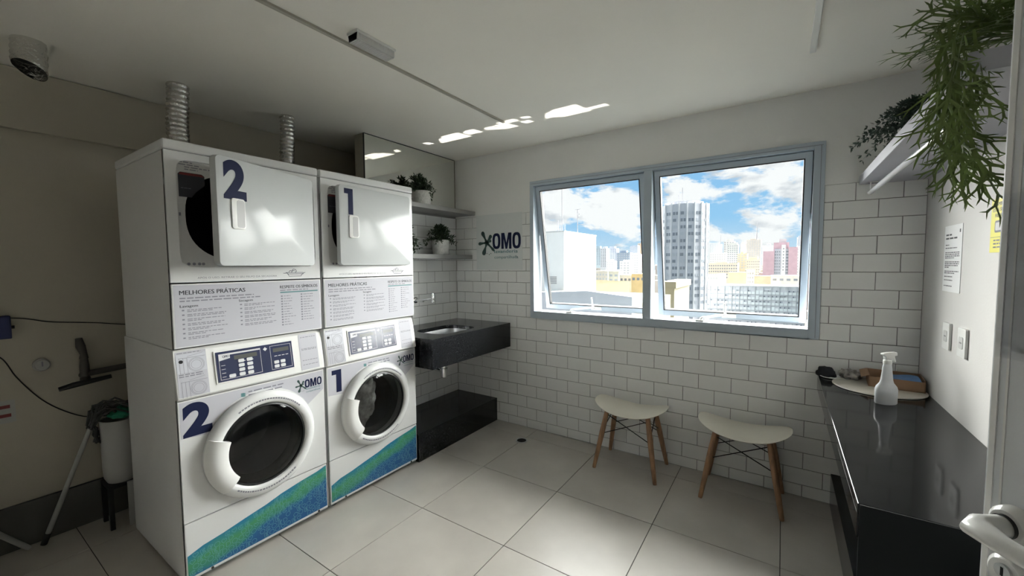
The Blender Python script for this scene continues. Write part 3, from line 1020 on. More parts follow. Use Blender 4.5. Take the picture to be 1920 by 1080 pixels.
def dryer(num, y0, label, angle):
    rng = random.Random(int(num) * 5 + 1)
    t = thing('tumble_dryer', label, 'tumble dryer', (XM, y0, 1.089), group='coin laundry tumble dryers')
    w = WM
    Z = 1.089
    MB().box(-0.69, -0.0125, 0.0, w, 0.0, 1.955 - Z, skip='r').build('cabinet', 'white_enamel', t, bevel=0.006)
    MB().box(-0.692, 0.003, -0.002, w + 0.002, 1.957 - Z, 2.0 - Z).build('lid', 'white_enamel', t, bevel=0.010, seg=3)
    # lower panel with the washing rules
    lp = MB().box(-0.0125, 0.0, 0.003, w - 0.003, 1.094 - Z, 1.378 - Z).build('lower_panel', 'white_enamel', t, bevel=0.003)
    MB().rect(FM, 0.010, w - 0.008, 1.100 - Z, 1.372 - Z, 0.0001, 0.0006).build('printed_sheet', 'sticker_white', lp)
    o = 1.372 - Z
    text('print_heading', 'MELHORES PRÁTICAS', FM, 0.030, o - 0.042, 0.019, 'ink_black', lp, w=0.262, bold=0.02, off=0.001)
    text('print_heading', 'RESPEITE OS SÍMBOLOS', FM, 0.458, o - 0.036, 0.0155, 'ink_black', lp, w=0.205, bold=0.02, off=0.001)
    text('print_heading', 'Lavagem', FM, 0.030, o - 0.098, 0.011, 'ink_black', lp, w=0.066, bold=0.015, off=0.001)
    text('print_heading', 'Secagem', FM, 0.262, o - 0.090, 0.011, 'ink_black', lp, w=0.062, bold=0.015, off=0.001)
    mb = MB()
    dashes(mb, FM, 0.030, o - 0.060, 0.30, 0.0048, rng)
    dashes(mb, FM, 0.030, o - 0.073, 0.33, 0.0048, rng)
    for cx, cw, top, n, gap in ((0.055, 0.155, 0.112, 7, 0.0205), (0.285, 0.15, 0.105, 6, 0.0195)):
        for k in range(n):
            b = o - top - k * gap
            mb.quad(FM, cx - 0.019, cx - 0.010, b - 0.002, b + 0.004, 0.0009)
            dashes(mb, FM, cx, b, cw * rng.uniform(0.85, 1.0), 0.0032, rng)
            dashes(mb, FM, cx, b - 0.0068, cw * rng.uniform(0.3, 0.95), 0.0032, rng)
    dashes(mb, FM, 0.458, o - 0.048, 0.15, 0.0045, rng)
    for cx, n, top in ((0.475, 12, 0.078), (0.580, 11, 0.074)):
        for k in range(n):
            b = o - top - k * 0.0138
            mb.quad(FM, cx - 0.014, cx - 0.005, b - 0.002, b + 0.005, 0.0009)
            dashes(mb, FM, cx, b, rng.uniform(0.025, 0.065), 0.003, rng)
    mb.build('print_lines', 'ink_grey', lp)['kind'] = 'stuff'
    MB().rect(FM, 0.458, 0.664, o - 0.060, o - 0.0535, 0.0007, 0.0011).build('print_bar', 'ink_teal', lp)
    # front with the recessed door field
    fp = star_plate(0.003, w - 0.003, 1.384 - Z, 1.954 - Z, 0.350, 1.686 - Z, superhole(0.309, 0.236, 14), 0.0, 0.014).build('front_panel', 'white_enamel', t)
    ty = 1.399 - Z
    text('print_line', 'APÓS O USO, RETIRAR O SEU FELPO DA SECADORA', FM, 0.10, ty, 0.0085, 'ink_grey', fp, w=0.345, off=0.001)
    mb = MB()
    ic = [(0.478, ty + 0.017), (0.500, ty + 0.017), (0.508, ty), (0.572, ty), (0.580, ty + 0.013), (0.596, ty + 0.020)]
    for q in (ic, [(0.498, ty + 0.012), (0.586, ty + 0.012)], [(0.490, ty + 0.020), (0.586, ty + 0.019)],
              [(0.506, ty + 0.020), (0.512, ty + 0.030), (0.522, ty + 0.028), (0.530, ty + 0.038), (0.543, ty + 0.036), (0.548, ty + 0.026), (0.540, ty + 0.020)],
              [(0.520, ty + 0.020), (0.528, ty + 0.030), (0.538, ty + 0.030)]):
        for (x0, z0), (x1, z1) in zip(q, q[1:]):
            dx, dz = x1 - x0, z1 - z0
            l = math.hypot(dx, dz)
            nx, nz_ = -dz / l * 0.0011, dx / l * 0.0011
            mb.add([(0.001, x0 + nx, z0 + nz_), (0.001, x0 - nx, z0 - nz_), (0.001, x1 - nx, z1 - nz_), (0.001, x1 + nx, z1 + nz_)], [(0, 1, 2, 3)])
    mb.build('print_icon', 'ink_navy', fp)
    rc = star_plate(0.040, 0.660, 1.448 - Z, 1.924 - Z, 0.318, 1.682 - Z, superhole(0.246, 0.205, 2.5), -0.013, 0.03).build('door_recess', 'panel_grey', t)
    MB().lathe([(0.25, -0.030), (0.27, -0.06), (0.27, -0.5), (0.0, -0.51)], (0, 0.318, 1.682 - Z), axis='x', n=40).build('drum', 'cavity_black', t, smooth=40)
    FRc = ((-0.013, 0, 0), (0, 1, 0), (0, 0, 1))
    q = MB().prism([(0.052, 1.762 - Z), (0.098, 1.762 - Z), (0.118, 1.790 - Z), (0.150, 1.822 - Z), (0.150, 1.862 - Z), (0.140, 1.870 - Z), (0.060, 1.870 - Z), (0.052, 1.862 - Z)], FRc, 0.0, 0.001).build('warning_label', 'ink_black', rc)
    MB().prism([(0.054, 1.858 - Z), (0.148, 1.858 - Z), (0.140, 1.868 - Z), (0.060, 1.868 - Z)], FRc, 0.001, 0.0015).build('label_stripe', 'red_ink', q)
    mb = MB()
    for k, ww in ((0, 0.05), (1, 0.075), (2, 0.10), (3, 0.05)):
        dashes(mb, FRc, 0.056 + 0.02 * (k > 1), 1.912 - Z - k * 0.010, ww, 0.004, rng)
    dashes(mb, FRc, 0.060, 1.800 - Z, 0.04, 0.002, rng, 0.0016)
    for a in (0.075, 0.095, 0.115, 0.13):
        mb.prism([(a + 0.007 * math.cos(z), 1.466 - Z + 0.007 * math.sin(z)) for z in (0, 1.05, 2.1, 3.14, 4.2, 5.2)], FRc, 0.0002, 0.0006)
    mb.quad(FRc, 0.048, 0.056, 1.678 - Z, 1.692 - Z, 0.0008)
    mb.build('print_lines', 'ink_grey', rc)['kind'] = 'stuff'
    # door leaf on its right-hand hinges
    dn = bpy.data.objects.new('door', None)
    COL.objects.link(dn)
    dn.parent = t
    dn.location = (0.022, 0.632, 0)
    dn.rotation_euler = (0, 0, R(angle))
    dl = MB()
    dl.prism(rrect(-0.563, 0.0, 1.456 - Z, 1.922 - Z, 0.022, 6), FM, -0.022, 0.012)
    dl.build('door_leaf', 'door_enamel', dn, bevel=0.004, seg=2, smooth=35)
    FD = ((0.012, -0.563, 0), (0, 1, 0), (0, 0, 1))
    top = 1.922 - Z
    if num == '2':
        number(dn, '2', FD, 0.030, top - 0.168, 0.150, 0.112)
    else:
        number(dn, '1', FD, 0.034, top - 0.168, 0.150, 0.060)
    mb = MB()
    mb.prism(rrect(0.062, 0.128, top - 0.305, top - 0.172, 0.012, 4), FD, -0.002, 0.006)
    hd = mb.build('handle', 'white_plastic', dn, bevel=0.002, smooth=40)
    MB().prism(rrect(0.086, 0.124, top - 0.298, top - 0.179, 0.010, 4), FD, 0.006, 0.0066).build('handle_cup', 'cup_shade', hd)  # flat plate; the shade of the hand recess is put into its grey
    for zz in (1.54, 1.84):
        MB().tube([(-0.012, 0.004, zz - Z - 0.02), (-0.012, 0.004, zz - Z + 0.02)], 0.007, 10).build('hinge', 'steel_brushed', dn, smooth=40)
    MB().prism(rrect(-0.523, -0.04, 1.496 - Z, 1.882 - Z, 0.03, 5), FM, -0.030, -0.022).build('door_lining', 'panel_grey', dn, bevel=0.003)
    return t


Y2, Y1 = -2.386, -1.686
washer('2', Y2, 'white front loading washing machine numbered 2 with an empty dark drum', False)
washer('1', Y1, 'white front loading washing machine numbered 1 with laundry behind its glass, beside the sink', True)
dryer('2', Y2, 'white tumble dryer numbered 2 with its square door wide ajar', 20.0)
dryer('1', Y1, 'white tumble dryer numbered 1 with its square door barely ajar', 3.6)


def duct(x, y, z0, z1, rad, label, wob=0.004, seed=0, bend=0.0):
    rg = random.Random(seed)
    mb = MB()
    n, pts, rr = int((z1 - z0) / 0.0065), [], []
    for i in range(n + 1):
        f = i / n
        pts.append((x + wob * math.sin(f * 7 + seed) + bend * f, y + wob * math.cos(f * 5 + seed), z0 + (z1 - z0) * f))
        rr.append(rad * (1.0 if i % 4 < 2 else 0.91) * (1 + 0.02 * rg.uniform(-1, 1)))
    mb.tube(pts, rr, 20, caps=False)
    return mb.build('duct', 'foil', None, smooth=60)


t = duct(-2.745, -2.130, 2.002, H, 0.052, '', seed=1)
tag(t, 'wider silver exhaust duct above the dryer whose door stands wide ajar', 'duct', 'silver exhaust ducts')
t = duct(-2.735, -1.540, 2.002, H, 0.045, '', seed=2)
tag(t, 'slimmer silver exhaust duct above the dryer next to the mirror', 'duct', 'silver exhaust ducts')
st = thing('duct_stub', 'short open end of silver exhaust duct hanging unused from the ceiling', 'duct', (-2.742, -2.66, H), group='silver exhaust ducts')
rg = random.Random(9)
mb = MB()
n = 28
vs = []
rows = 9
for i in range(rows):
    for k in range(n):
        a = 2 * PI * k / n
        rr = 0.057 * (1.0 if i % 2 else 0.93) * (1 + 0.05 * math.sin(a * 3) * (i / rows) + 0.02 * rg.uniform(-1, 1))
        vs.append((rr * math.cos(a), rr * math.sin(a), -0.125 * i / (rows - 1) * (1 + 0.22 * math.cos(a - 2.2)) if i else 0))
mb.add(vs, [[i * n + k, i * n + (k + 1) % n, (i + 1) * n + (k + 1) % n, (i + 1) * n + k] for i in range(rows - 1) for k in range(n)])
mb.build('sleeve', 'foil', st, smooth=60)
MB().lathe([(0.050, -0.085), (0.0, -0.080)], (0, 0, 0), n=20).build('dark_core', 'cavity_black', st)

# ================================================================== SINK CORNER
t = thing('sink', 'thick black stone sink slab with a steel basin, fixed to the tiled corner', 'sink', (-2.29, -0.49, 0.712))
# slab built around the basin opening: outer box ring
bx0, bx1, by0, by1 = -2.375, -2.055, -0.80, -0.35
ox0, ox1, oy0, oy1 = XS + 0.001, -1.970, -0.982, -0.001
zt, zb = 0.928, 0.712
lx, ly, lz = -2.29, -0.49, 0.712
hole = []
cr_ = 0.10
for p, q in rrect(bx0, bx1, by0, by1, cr_, 6):
    hole.append((p - lx, q - ly))
k = len(hole)
cx_, cy_ = (bx0 + bx1) / 2 - lx, (by0 + by1) / 2 - ly
ang = [math.atan2(q - cy_, p - cx_) for p, q in hole]
outer = []
cor = [(ox1 - lx, oy1 - ly), (ox0 - lx, oy1 - ly), (ox0 - lx, oy0 - ly), (ox1 - lx, oy0 - ly)]
for i, a in enumerate(ang):
    c, s_ = math.cos(a), math.sin(a)
    ts = []
    if c > 1e-9: ts.append((ox1 - lx - cx_) / c)
    if c < -1e-9: ts.append((ox0 - lx - cx_) / c)
    if s_ > 1e-9: ts.append((oy1 - ly - cy_) / s_)
    if s_ < -1e-9: ts.append((oy0 - ly - cy_) / s_)
    tm = min(ts)
    outer.append([cx_ + tm * c, cy_ + tm * s_])
for q in cor:   # snap the nearest ray to each corner
    i = min(range(k), key=lambda i: (outer[i][0] - q[0]) ** 2 + (outer[i][1] - q[1]) ** 2)
    outer[i] = list(q)
mb = MB()
hh = zt - zb
vs = [(p, q, hh) for p, q in hole] + [(p, q, hh) for p, q in outer] + [(p, q, hh - 0.03) for p, q in hole] + [(p, q, 0.0) for p, q in outer]
fs = []
for i in range(k):
    j = (i + 1) % k
    fs += [[i, j, k + j, k + i], [i, 2 * k + i, 2 * k + j, j], [k + i, k + j, 3 * k + j, 3 * k + i]]
# closed underside a little up inside the apron
mb.add(vs, fs)
mb.box(ox0 - lx + 0.005, ox1 - lx - 0.02, oy0 - ly + 0.02, oy1 - ly - 0.005, 0.004, 0.012)
mb.build('slab', 'granite_black', t)
mb = MB()
sh = rrect(bx0 - lx, bx1 - lx, by0 - ly, by1 - ly, cr_, 6)
levels = [(1.0, hh - 0.03), (0.97, hh - 0.06), (0.90, hh - 0.155), (0.78, hh - 0.172), (0.12, hh - 0.178)]
vs = []
for s_, z in levels:
    vs += [(cx_ + (p - cx_) * s_, cy_ + (q - cy_) * s_, z) for p, q in sh]
fs = [[i * k + a, i * k + (a + 1) % k, (i + 1) * k + (a + 1) % k, (i + 1) * k + a] for i in range(len(levels) - 1) for a in range(k)]
fs.append([(len(levels) - 1) * k + a for a in range(k)])
mb.add(vs, fs).build('basin', 'steel_brushed', t, smooth=50)
mb = MB()
mb.lathe([(0.014, 0.02), (0.014, -0.10), (0.027, -0.105), (0.027, -0.19), (0.024, -0.205), (0.0, -0.207)], (-2.30 - lx, -0.525 - ly, 0.0), n=20)
mb.lathe([(0.033, -0.13), (0.033, -0.145), (0.027, -0.147)], (-2.30 - lx, -0.525 - ly, 0.0), n=20)
mb.tube([(-2.30 - lx, -0.525 - ly, -0.16), (-2.45 - lx, -0.525 - ly, -0.15), (XS - lx, -0.525 - ly, -0.15)], 0.013, 10)
mb.build('waste_trap', 'chrome', t, smooth=40)

tag(MB().box(XS, -2.125, -0.985, -0.001, 0.0, 0.21).build('stone_plinth', 'granite_black', None, bevel=0.002), 'low black stone plinth on the floor under the sink', 'plinth')

t = thing('wall_tap', 'chrome wall tap with a lever above the sink', 'tap', (XS, -0.545, 1.147))
MB().lathe([(0.030, 0.0), (0.030, 0.006), (0.022, 0.016), (0.013, 0.020)], (0, 0, 0), axis='x', n=20).build('escutcheon', 'chrome', t, smooth=40)
mb = MB()
mb.tube([(0.0, 0, 0), (0.07, 0, -0.002), (0.10, 0, -0.004)], [0.013, 0.014, 0.012], 12)
mb.tube([(0.08, 0, 0.0), (0.13, 0.005, 0.012), (0.17, 0.01, 0.02), (0.205, 0.012, 0.015), (0.215, 0.012, -0.005)], [0.011, 0.009, 0.009, 0.010, 0.011], 12)
mb.build('spout', 'chrome', t, smooth=50)
MB().tube([(0.198, 0.016, -0.012), (0.198, 0.016, 0.03), (0.196, 0.016, 0.066)], [0.012, 0.012, 0.009], 12).build('lever', 'chrome', t, smooth=50)

# ------------------------------------------------------------------ sign sheet on the tiles
FW = ((0, -0.0005, 0), (1, 0, 0), (0, 0, 1))
t = thing('logo_sheet', 'square adhesive sheet with the laundry logo on the tiles between shelf and window', 'sign', (-2.09, -0.0005, 1.405))
F2 = ((0, 0, 0), (1, 0, 0), (0, 0, 1))
MB().rect(F2, -0.258, 0.254, 0.0, 0.507, 0.0, 0.001).build('backing', 'paper_tint', t)
splat_logo(t, ((0, -0.001, 0), (1, 0, 0), (0, 0, 1)), -0.226, 0.115, 0.455)

# ------------------------------------------------------------------ potted plants
def leafy(mb, rng, c, n_stems, spread, height, droop, leaf, flat=1.0, skew=(0, 0)):
    for i in range(n_stems):
        a = rng.uniform(0, 2 * PI)
        rr = rng.uniform(0.15, 1.0)
        tip = Vector((math.cos(a) * spread * rr * flat + skew[0] * rr, math.sin(a) * spread * rr + skew[1] * rr, height * rng.uniform(0.55, 1.0) * (1.05 - 0.45 * rr) - droop * rr * rr))
        p0 = Vector(c)
        mid = Vector((tip.x * 0.4, tip.y * 0.4, max(tip.z, 0.02) * 0.8 + height * 0.25))
        prev = p0
        steps = 9
        for s in range(1, steps + 1):
            f = s / steps
            p = p0 + mid * (2 * f * (1 - f)) + tip * (f * f)
            dv = (p - prev)
            if dv.length < 1e-5:
                continue
            dn = dv.normalized()
            sd = dn.orthogonal().normalized()
            sd.rotate(Matrix.Rotation(rng.uniform(0, 2 * PI), 3, dn))
            w = 0.0011
            mb.add([prev + sd * w, prev - sd * w, p], [(0, 1, 2)])
            if s >= 2:
                for q in (1, -1, 0):
                    od = sd * q if q else dn.cross(sd) * (1 if s % 2 else -1)
                    l = leaf * rng.uniform(0.7, 1.25)
                    ld = (dn * rng.uniform(0.5, 1.1) + od * rng.uniform(0.6, 1.1) + Vector((0, 0, rng.uniform(-0.2, 0.3)))).normalized()
                    wd = ld.cross(Vector((rng.uniform(-1, 1), rng.uniform(-1, 1), 1))).normalized() * l * 0.22
                    m_ = p + ld * l * 0.5
                    mb.add([p, m_ + wd, p + ld * l, m_ - wd], [(0, 1, 2, 3)])
            prev = p


def pot(t, rad, h, foot=0.8):
    mb = MB()
    mb.lathe([(0.0, 0.0), (rad * foot, 0.0), (rad * foot * 1.02, 0.004), (rad, h), (rad * 0.93, h), (rad * 0.9, h * 0.86)], (0, 0, 0), n=32)
    mb.build('pot', 'pot_white', t, smooth=40)
    MB().lathe([(rad * 0.91, h * 0.86), (0.0, h * 0.9)], (0, 0, 0), n=20).build('soil', 'pot_soil', t)


t = thing('potted_plant', 'small leafed green plant in a textured white pot on the shelf under the mirror', 'potted plant', (-2.47, -0.575, 1.953))
pot(t, 0.085, 0.115)
mb = MB()
leafy(mb, random.Random(11), (0, 0, 0.10), 70, 0.19, 0.17, 0.11, 0.026, flat=0.6, skew=(0.01, -0.06))
mb.build('foliage', 'leaf_dark', t)
t = thing('potted_plant', 'green fern-like plant in a white pot on the lower shelf near the corner', 'potted plant', (-2.50, -0.33, 1.546))
pot(t, 0.082, 0.13)
mb = MB()
leafy(mb, random.Random(12), (0, 0, 0.11), 60, 0.20, 0.17, 0.10, 0.028, flat=0.45, skew=(0.02, -0.02))
mb.build('foliage', 'leaf_dark', t)
t = thing('potted_plant', 'trailing green plant on the lower shelf half hidden behind the dryer numbered 1', 'potted plant', (-2.50, -0.79, 1.546))
pot(t, 0.075, 0.12)
mb = MB()
leafy(mb, random.Random(13), (0, 0.02, 0.11), 55, 0.19, 0.18, 0.19, 0.036, flat=0.45)
mb.build('foliage', 'leaf_dark', t)

# ------------------------------------------------------------------ floor drain
t = thing('floor_drain', 'round steel floor drain in the tiles near the window wall', 'drain', (-1.692, -0.258, 0.0))
MB().lathe([(0.050, 0.0), (0.050, 0.003), (0.040, 0.004), (0.038, 0.001)], (0, 0, 0), n=28).build('rim', 'steel_brushed', t, smooth=40)
mb = MB().lathe([(0.039, 0.001), (0.0, 0.001)], (0, 0, 0), n=28)
mb.build('grate', 'cavity_black', t)

# ================================================================== STOOLS
def stool(x, y, rz, label):
    t = thing('stool', label, 'stool', (x, y, 0), rz, 'pale saddle stools under the window')
    # saddle seat
    a_, b_, ex, n, k = 0.253, 0.165, 2.7, 48, 7

    def zt(p):
        return 0.425 + 0.052 * (p / a_) ** 2
    top, vs, fs = [], [], []
    for lay, dz, sc in ((0, 0.0, 1.0), (1, -0.016, 0.975)):
        for i in range(k + 1):
            f = i / k * sc
            for j in range(n):
                th = 2 * PI * j / n
                c, s_ = math.cos(th), math.sin(th)
                q = (abs(c) ** ex + abs(s_) ** ex) ** (-1 / ex)
                px, py = a_ * q * c * f, b_ * q * s_ * f
                edge = 0.008 * max(0, i / k - 0.8) / 0.2
                cr_y = -0.010 * (py / b_) ** 2
                vs.append((px, py, zt(px) + dz + cr_y - (edge if lay == 0 else -edge * 0.3)))
    m_ = (k + 1) * n
    for lay in (0, 1):
        for i in range(k):
            for j in range(n):
                jj = (j + 1) % n
                fs.append([lay * m_ + i * n + j, lay * m_ + i * n + jj, lay * m_ + (i + 1) * n + jj, lay * m_ + (i + 1) * n + j])
    for j in range(n):
        jj = (j + 1) % n
        fs.append([k * n + j, k * n + jj, m_ + k * n + jj, m_ + k * n + j])
    MB().add(vs, fs).build('seat', 'stool_seat', t, smooth=60)
    legs = {}
    for sx in (-1, 1):
        for sy in (-1, 1):
            tp, bt = Vector((sx * 0.140, sy * 0.090, 0.422)), Vector((sx * 0.212, sy * 0.165, 0.0))
            legs[(sx, sy)] = (tp, bt)
            MB().tube([bt, bt + (tp - bt) * 0.03, bt + (tp - bt) * 0.25, bt + (tp - bt) * 0.6, tp], [0.0115, 0.0130, 0.0155, 0.0185, 0.0160], 14).build('leg', 'wood_leg', t, smooth=40)

    def at(sx, sy, z):
        tp, bt = legs[(sx, sy)]
        return bt + (tp - bt) * (z / 0.422)
    mb = MB()
    for sy in (-1, 1):
        for sx in (-1, 1):
            mb.tube([at(sx, sy, 0.385), at(-sx, sy, 0.245)], 0.0032, 6)
    for sx in (-1, 1):
        mb.tube([at(sx, -1, 0.385), at(sx, 1, 0.27)], 0.0032, 6)
        mb.tube([at(sx, 1, 0.385), at(sx, -1, 0.27)], 0.0032, 6)
    mb.build('wire_bracing', 'wire_black', t, smooth=40)
    for sx in (-1, 1):
        MB().box(sx * 0.14 - 0.010, sx * 0.14 + 0.010, -0.105, 0.105, 0.418, 0.426).build('seat_bracket', 'wire_black', t)
    return t


stool(-0.808, -0.187, R(0), 'pale saddle stool on wooden legs, the one nearer to the sink')
stool(-0.112, -0.180, R(0), 'pale saddle stool on wooden legs, the one nearer to the black counter')

# ================================================================== BLACK COUNTER
t = thing('counter', 'long polished black stone counter along the right wall', 'counter', (0.475, -0.80, 0.0))
cx_, cy_ = 0.475, -0.80
CX0, CX1, CY0, CY1 = 0.257 - cx_, XR - 0.001 - cx_, -1.588 - cy_, -0.001 - cy_
MB().box(CX0, CX1, CY0, CY1, 0.757, 0.7872).build('top', 'granite_grey', t, bevel=0.0022, seg=2)
MB().box(CX0, CX0 + 0.02, CY0 + 0.001, CY1, 0.692, 0.757).build('apron', 'granite_grey', t)
MB().box(CX0 + 0.004, CX1, CY0 - 0.004, CY0 + 0.0005, 0.0, 0.7865).build('end_panel', 'cavity_black', t)  # shade on this end is put into its colour, blacker than the granite
MB().box(0.337 - cx_, CX1, CY0 + 0.022, CY1, 0.0, 0.188).build('plinth', 'granite_black', t)
MB().box(CX1 - 0.012, CX1 - 0.001, CY0 + 0.022, CY1, 0.188, 0.757).build('back_lining', 'cavity_black', t)
MB().box(0.40 - cx_, CX1 - 0.014, CY0 + 0.024, CY1, 0.735, 0.757).build('underside', 'cavity_black', t)  # black colour holds the shade under the counter

# round mat, box of cloths, bottle, cloth bundle
CZ_ = 0.7872
tag(MB().lathe([(0.0, 0.0), (0.186, 0.0), (0.190, 0.003), (0.186, 0.007), (0.0, 0.007)], (0.500, -0.192, CZ_), n=56).build('placemat', 'mat_beige', None, smooth=30), 'round beige placemat lying on the black counter', 'placemat')
t = thing('cardboard_box', 'shallow open cardboard box standing on the round placemat', 'box', (0.575, -0.125, CZ_ + 0.007), R(-4))
mb = MB()
bw, bd, bh, th = 0.108, 0.085, 0.062, 0.004
mb.box(-bw, bw, -bd, bd, 0, th)
mb.box(-bw, bw, -bd, -bd + th, 0, bh * 0.86)
mb.box(-bw, bw, bd - th, bd, 0, bh)
mb.box(-bw, -bw + th, -bd, bd, 0, bh)
mb.box(bw - th, bw, -bd, bd, 0, bh)
mb.build('tray', 'cardboard', t)
mb = MB()
mb.add([(-bw, -bd, bh), (-bw, bd, bh), (-bw - 0.03, bd, bh - 0.012), (-bw - 0.03, -bd, bh - 0.016), (-bw - 0.0, -bd, bh - 0.003), (-bw, bd, bh - 0.003), (-bw - 0.03, bd, bh - 0.015), (-bw - 0.03, -bd, bh - 0.019)], [(0, 1, 2, 3), (7, 6, 5, 4), (0, 3, 7, 4), (1, 5, 6, 2), (2, 6, 7, 3)])
mb.build('flap', 'cardboard', t)
for kx, (a0, a1, b0, b1, z0) in enumerate(((-0.02, 0.098, -0.076, 0.07, 0.012), (-0.012, 0.095, -0.072, 0.06, 0.034))):
    mb = MB()
    n = 9
    vs = []
    for i in range(n):
        for j in range(n):
            f, g_ = i / (n - 1), j / (n - 1)
            vs.append((a0 + (a1 - a0) * f, b0 + (b1 - b0) * g_, z0 + 0.018 + 0.004 * math.sin(5 * f + 3 * g_ + kx)))
    fs = [[i * n + j, (i + 1) * n + j, (i + 1) * n + j + 1, i * n + j + 1] for i in range(n - 1) for j in range(n - 1)]
    vs += [(x, y, z0) for x, y, z in vs]
    b_ = n * n
    rim = [i * n for i in range(n)] + [(n - 1) * n + j for j in range(1, n)] + [i * n + n - 1 for i in range(n - 2, -1, -1)] + [j for j in range(n - 2, 0, -1)]
    for p, q in zip(rim, rim[1:] + rim[:1]):
        fs.append([p, q, b_ + q, b_ + p])
    mb.add(vs, fs)
    o = mb.build('folded_cloth', 'cloth_blue', None, smooth=50)
    o.location = (0.575, -0.125, CZ_ + 0.007)
    o.rotation_euler = (0, 0, R(-4))
    tag(o, ('folded blue cloth at the bottom of the cardboard box', 'folded blue cloth lying on top in the cardboard box')[kx], 'cloth', 'blue cloths in the box')

t = thing('spray_bottle', 'translucent white spray bottle with trigger on the black counter', 'spray bottle', (0.487, -0.480, CZ_), R(33))
sx_ = 0.62
body = [(0.0, 0.0), (0.044, 0.0), (0.047, 0.004), (0.0475, 0.068), (0.044, 0.080), (0.030, 0.098), (0.026, 0.112), (0.0205, 0.165), (0.0165, 0.188), (0.014, 0.194)]
MB().lathe(body, (0, 0, 0), n=36, sy=0.66).build('bottle', 'bottle_white', t, smooth=50)
MB().lathe([(0.0, 0.003), (0.043, 0.003), (0.0455, 0.008), (0.0458, 0.060), (0.0, 0.060)], (0, 0, 0), n=32, sy=0.64).build('liquid', 'bottle_liquid', t, smooth=40)
mb = MB()
mb.lathe([(0.0165, 0.188), (0.0165, 0.205), (0.012, 0.209)], (0, 0, 0), n=20)
mb.prism([(-0.028, 0.232), (-0.026, 0.238), (0.0, 0.243), (0.034, 0.244), (0.037, 0.238), (0.037, 0.228), (0.024, 0.226), (0.017, 0.206), (-0.012, 0.206), (-0.015, 0.224)], ((0, 0, 0), (1, 0, 0), (0, 0, 1)), -0.009, 0.009)
mb.build('spray_head', 'white_plastic', t, bevel=0.002, smooth=40)
mb = MB()
mb.prism([(0.020, 0.226), (0.028, 0.226), (0.031, 0.212), (0.036, 0.198), (0.031, 0.196), (0.024, 0.210)], ((0, 0, 0), (1, 0, 0), (0, 0, 1)), -0.005, 0.005)
mb.build('trigger', 'white_plastic', t, bevel=0.001)


def lump(c, sx, sy, sz, amp, fr, seed, n=28, k=14, flatten=True):
    vs = []
    off = Vector((seed * 3.7, seed * 1.3, seed))
    for i in range(k):
        th = PI * (i + 0.3) / (k - 0.4)
        for j in range(n):
            ph = 2 * PI * j / n
            dv = Vector((math.sin(th) * math.cos(ph), math.sin(th) * math.sin(ph), math.cos(th)))
            rr = 1 + amp * noise.noise(dv * fr + off) + amp * 0.5 * noise.noise(dv * fr * 2.7 + off)
            p = Vector((dv.x * sx * rr, dv.y * sy * rr, dv.z * sz * rr))
            if flatten:
                p.z = max(p.z, -sz * 0.55)
            vs.append(Vector(c) + p)
    fs = [[i * n + j, i * n + (j + 1) % n, (i + 1) * n + (j + 1) % n, (i + 1) * n + j] for i in range(k - 1) for j in range(n)]
    fs += [list(range(n)), [(k - 1) * n + j for j in range(n)]]
    return MB().add(vs, fs)


tag(lump((0.294, -0.055, CZ_ + 0.0215), 0.046, 0.042, 0.036, 0.25, 2.0, 1).build('cloth_roll', 'cloth_black', None, smooth=70), 'rolled dark navy cloth at the far end of the black counter', 'cloth')
tag(lump((0.400, -0.070, CZ_ + 0.0252), 0.046, 0.040, 0.032, 0.45, 2.6, 2).build('cloth_bundle', 'cloth_grey', None, smooth=70), 'crumpled grey patterned cloth beside the dark roll on the counter', 'cloth')
tag(MB().lathe([(0.0, 0.0), (0.05, 0.0), (0.068, 0.006), (0.066, 0.009), (0.048, 0.004), (0.0, 0.004)], (0.330, -0.075, CZ_ - 0.0), n=32, sy=0.75).build('small_plate', 'paper', None, smooth=40), 'small white dish under the dark cloth roll', 'dish')

# ================================================================== RIGHT WALL
FR = ((XR - 0.0005, 0, 0), (0, -1, 0), (0, 0, 1))
rng = random.Random(5)
t = thing('notice_paper', 'white printed notice sheet on the right wall above the switches', 'notice', (XR - 0.0005, -0.43, 1.316))
FN = ((0, 0, 0), (0, -1, 0), (0, 0, 1))
MB().rect(FN, -0.112, 0.112, 0.0, 0.297, 0.0, 0.0012).build('sheet', 'paper', t)
mb = MB()
for b, w_, h_ in ((0.252, 0.075, 0.007), (0.236, 0.145, 0.007), (0.208, 0.05, 0.004), (0.194, 0.15, 0.004), (0.174, 0.185, 0.004), (0.166, 0.18, 0.004), (0.158, 0.185, 0.004), (0.150, 0.12, 0.004), (0.132, 0.185, 0.004), (0.124, 0.18, 0.004), (0.116, 0.17, 0.004), (0.108, 0.06, 0.004), (0.090, 0.18, 0.004), (0.082, 0.13, 0.004), (0.066, 0.11, 0.004), (0.050, 0.11, 0.004), (0.024, 0.11, 0.004)):
    dashes(mb, FN, -0.092, b, w_, h_, rng, 0.0016)
mb.prism([(0.085 + 0.008 * math.cos(q), 0.268 + 0.010 * math.sin(q)) for q in (0.8, 2.36, 3.93, 5.5)], FN, 0.0014, 0.0018)
mb.build('print_lines', 'ink_black', t)['kind'] = 'stuff'
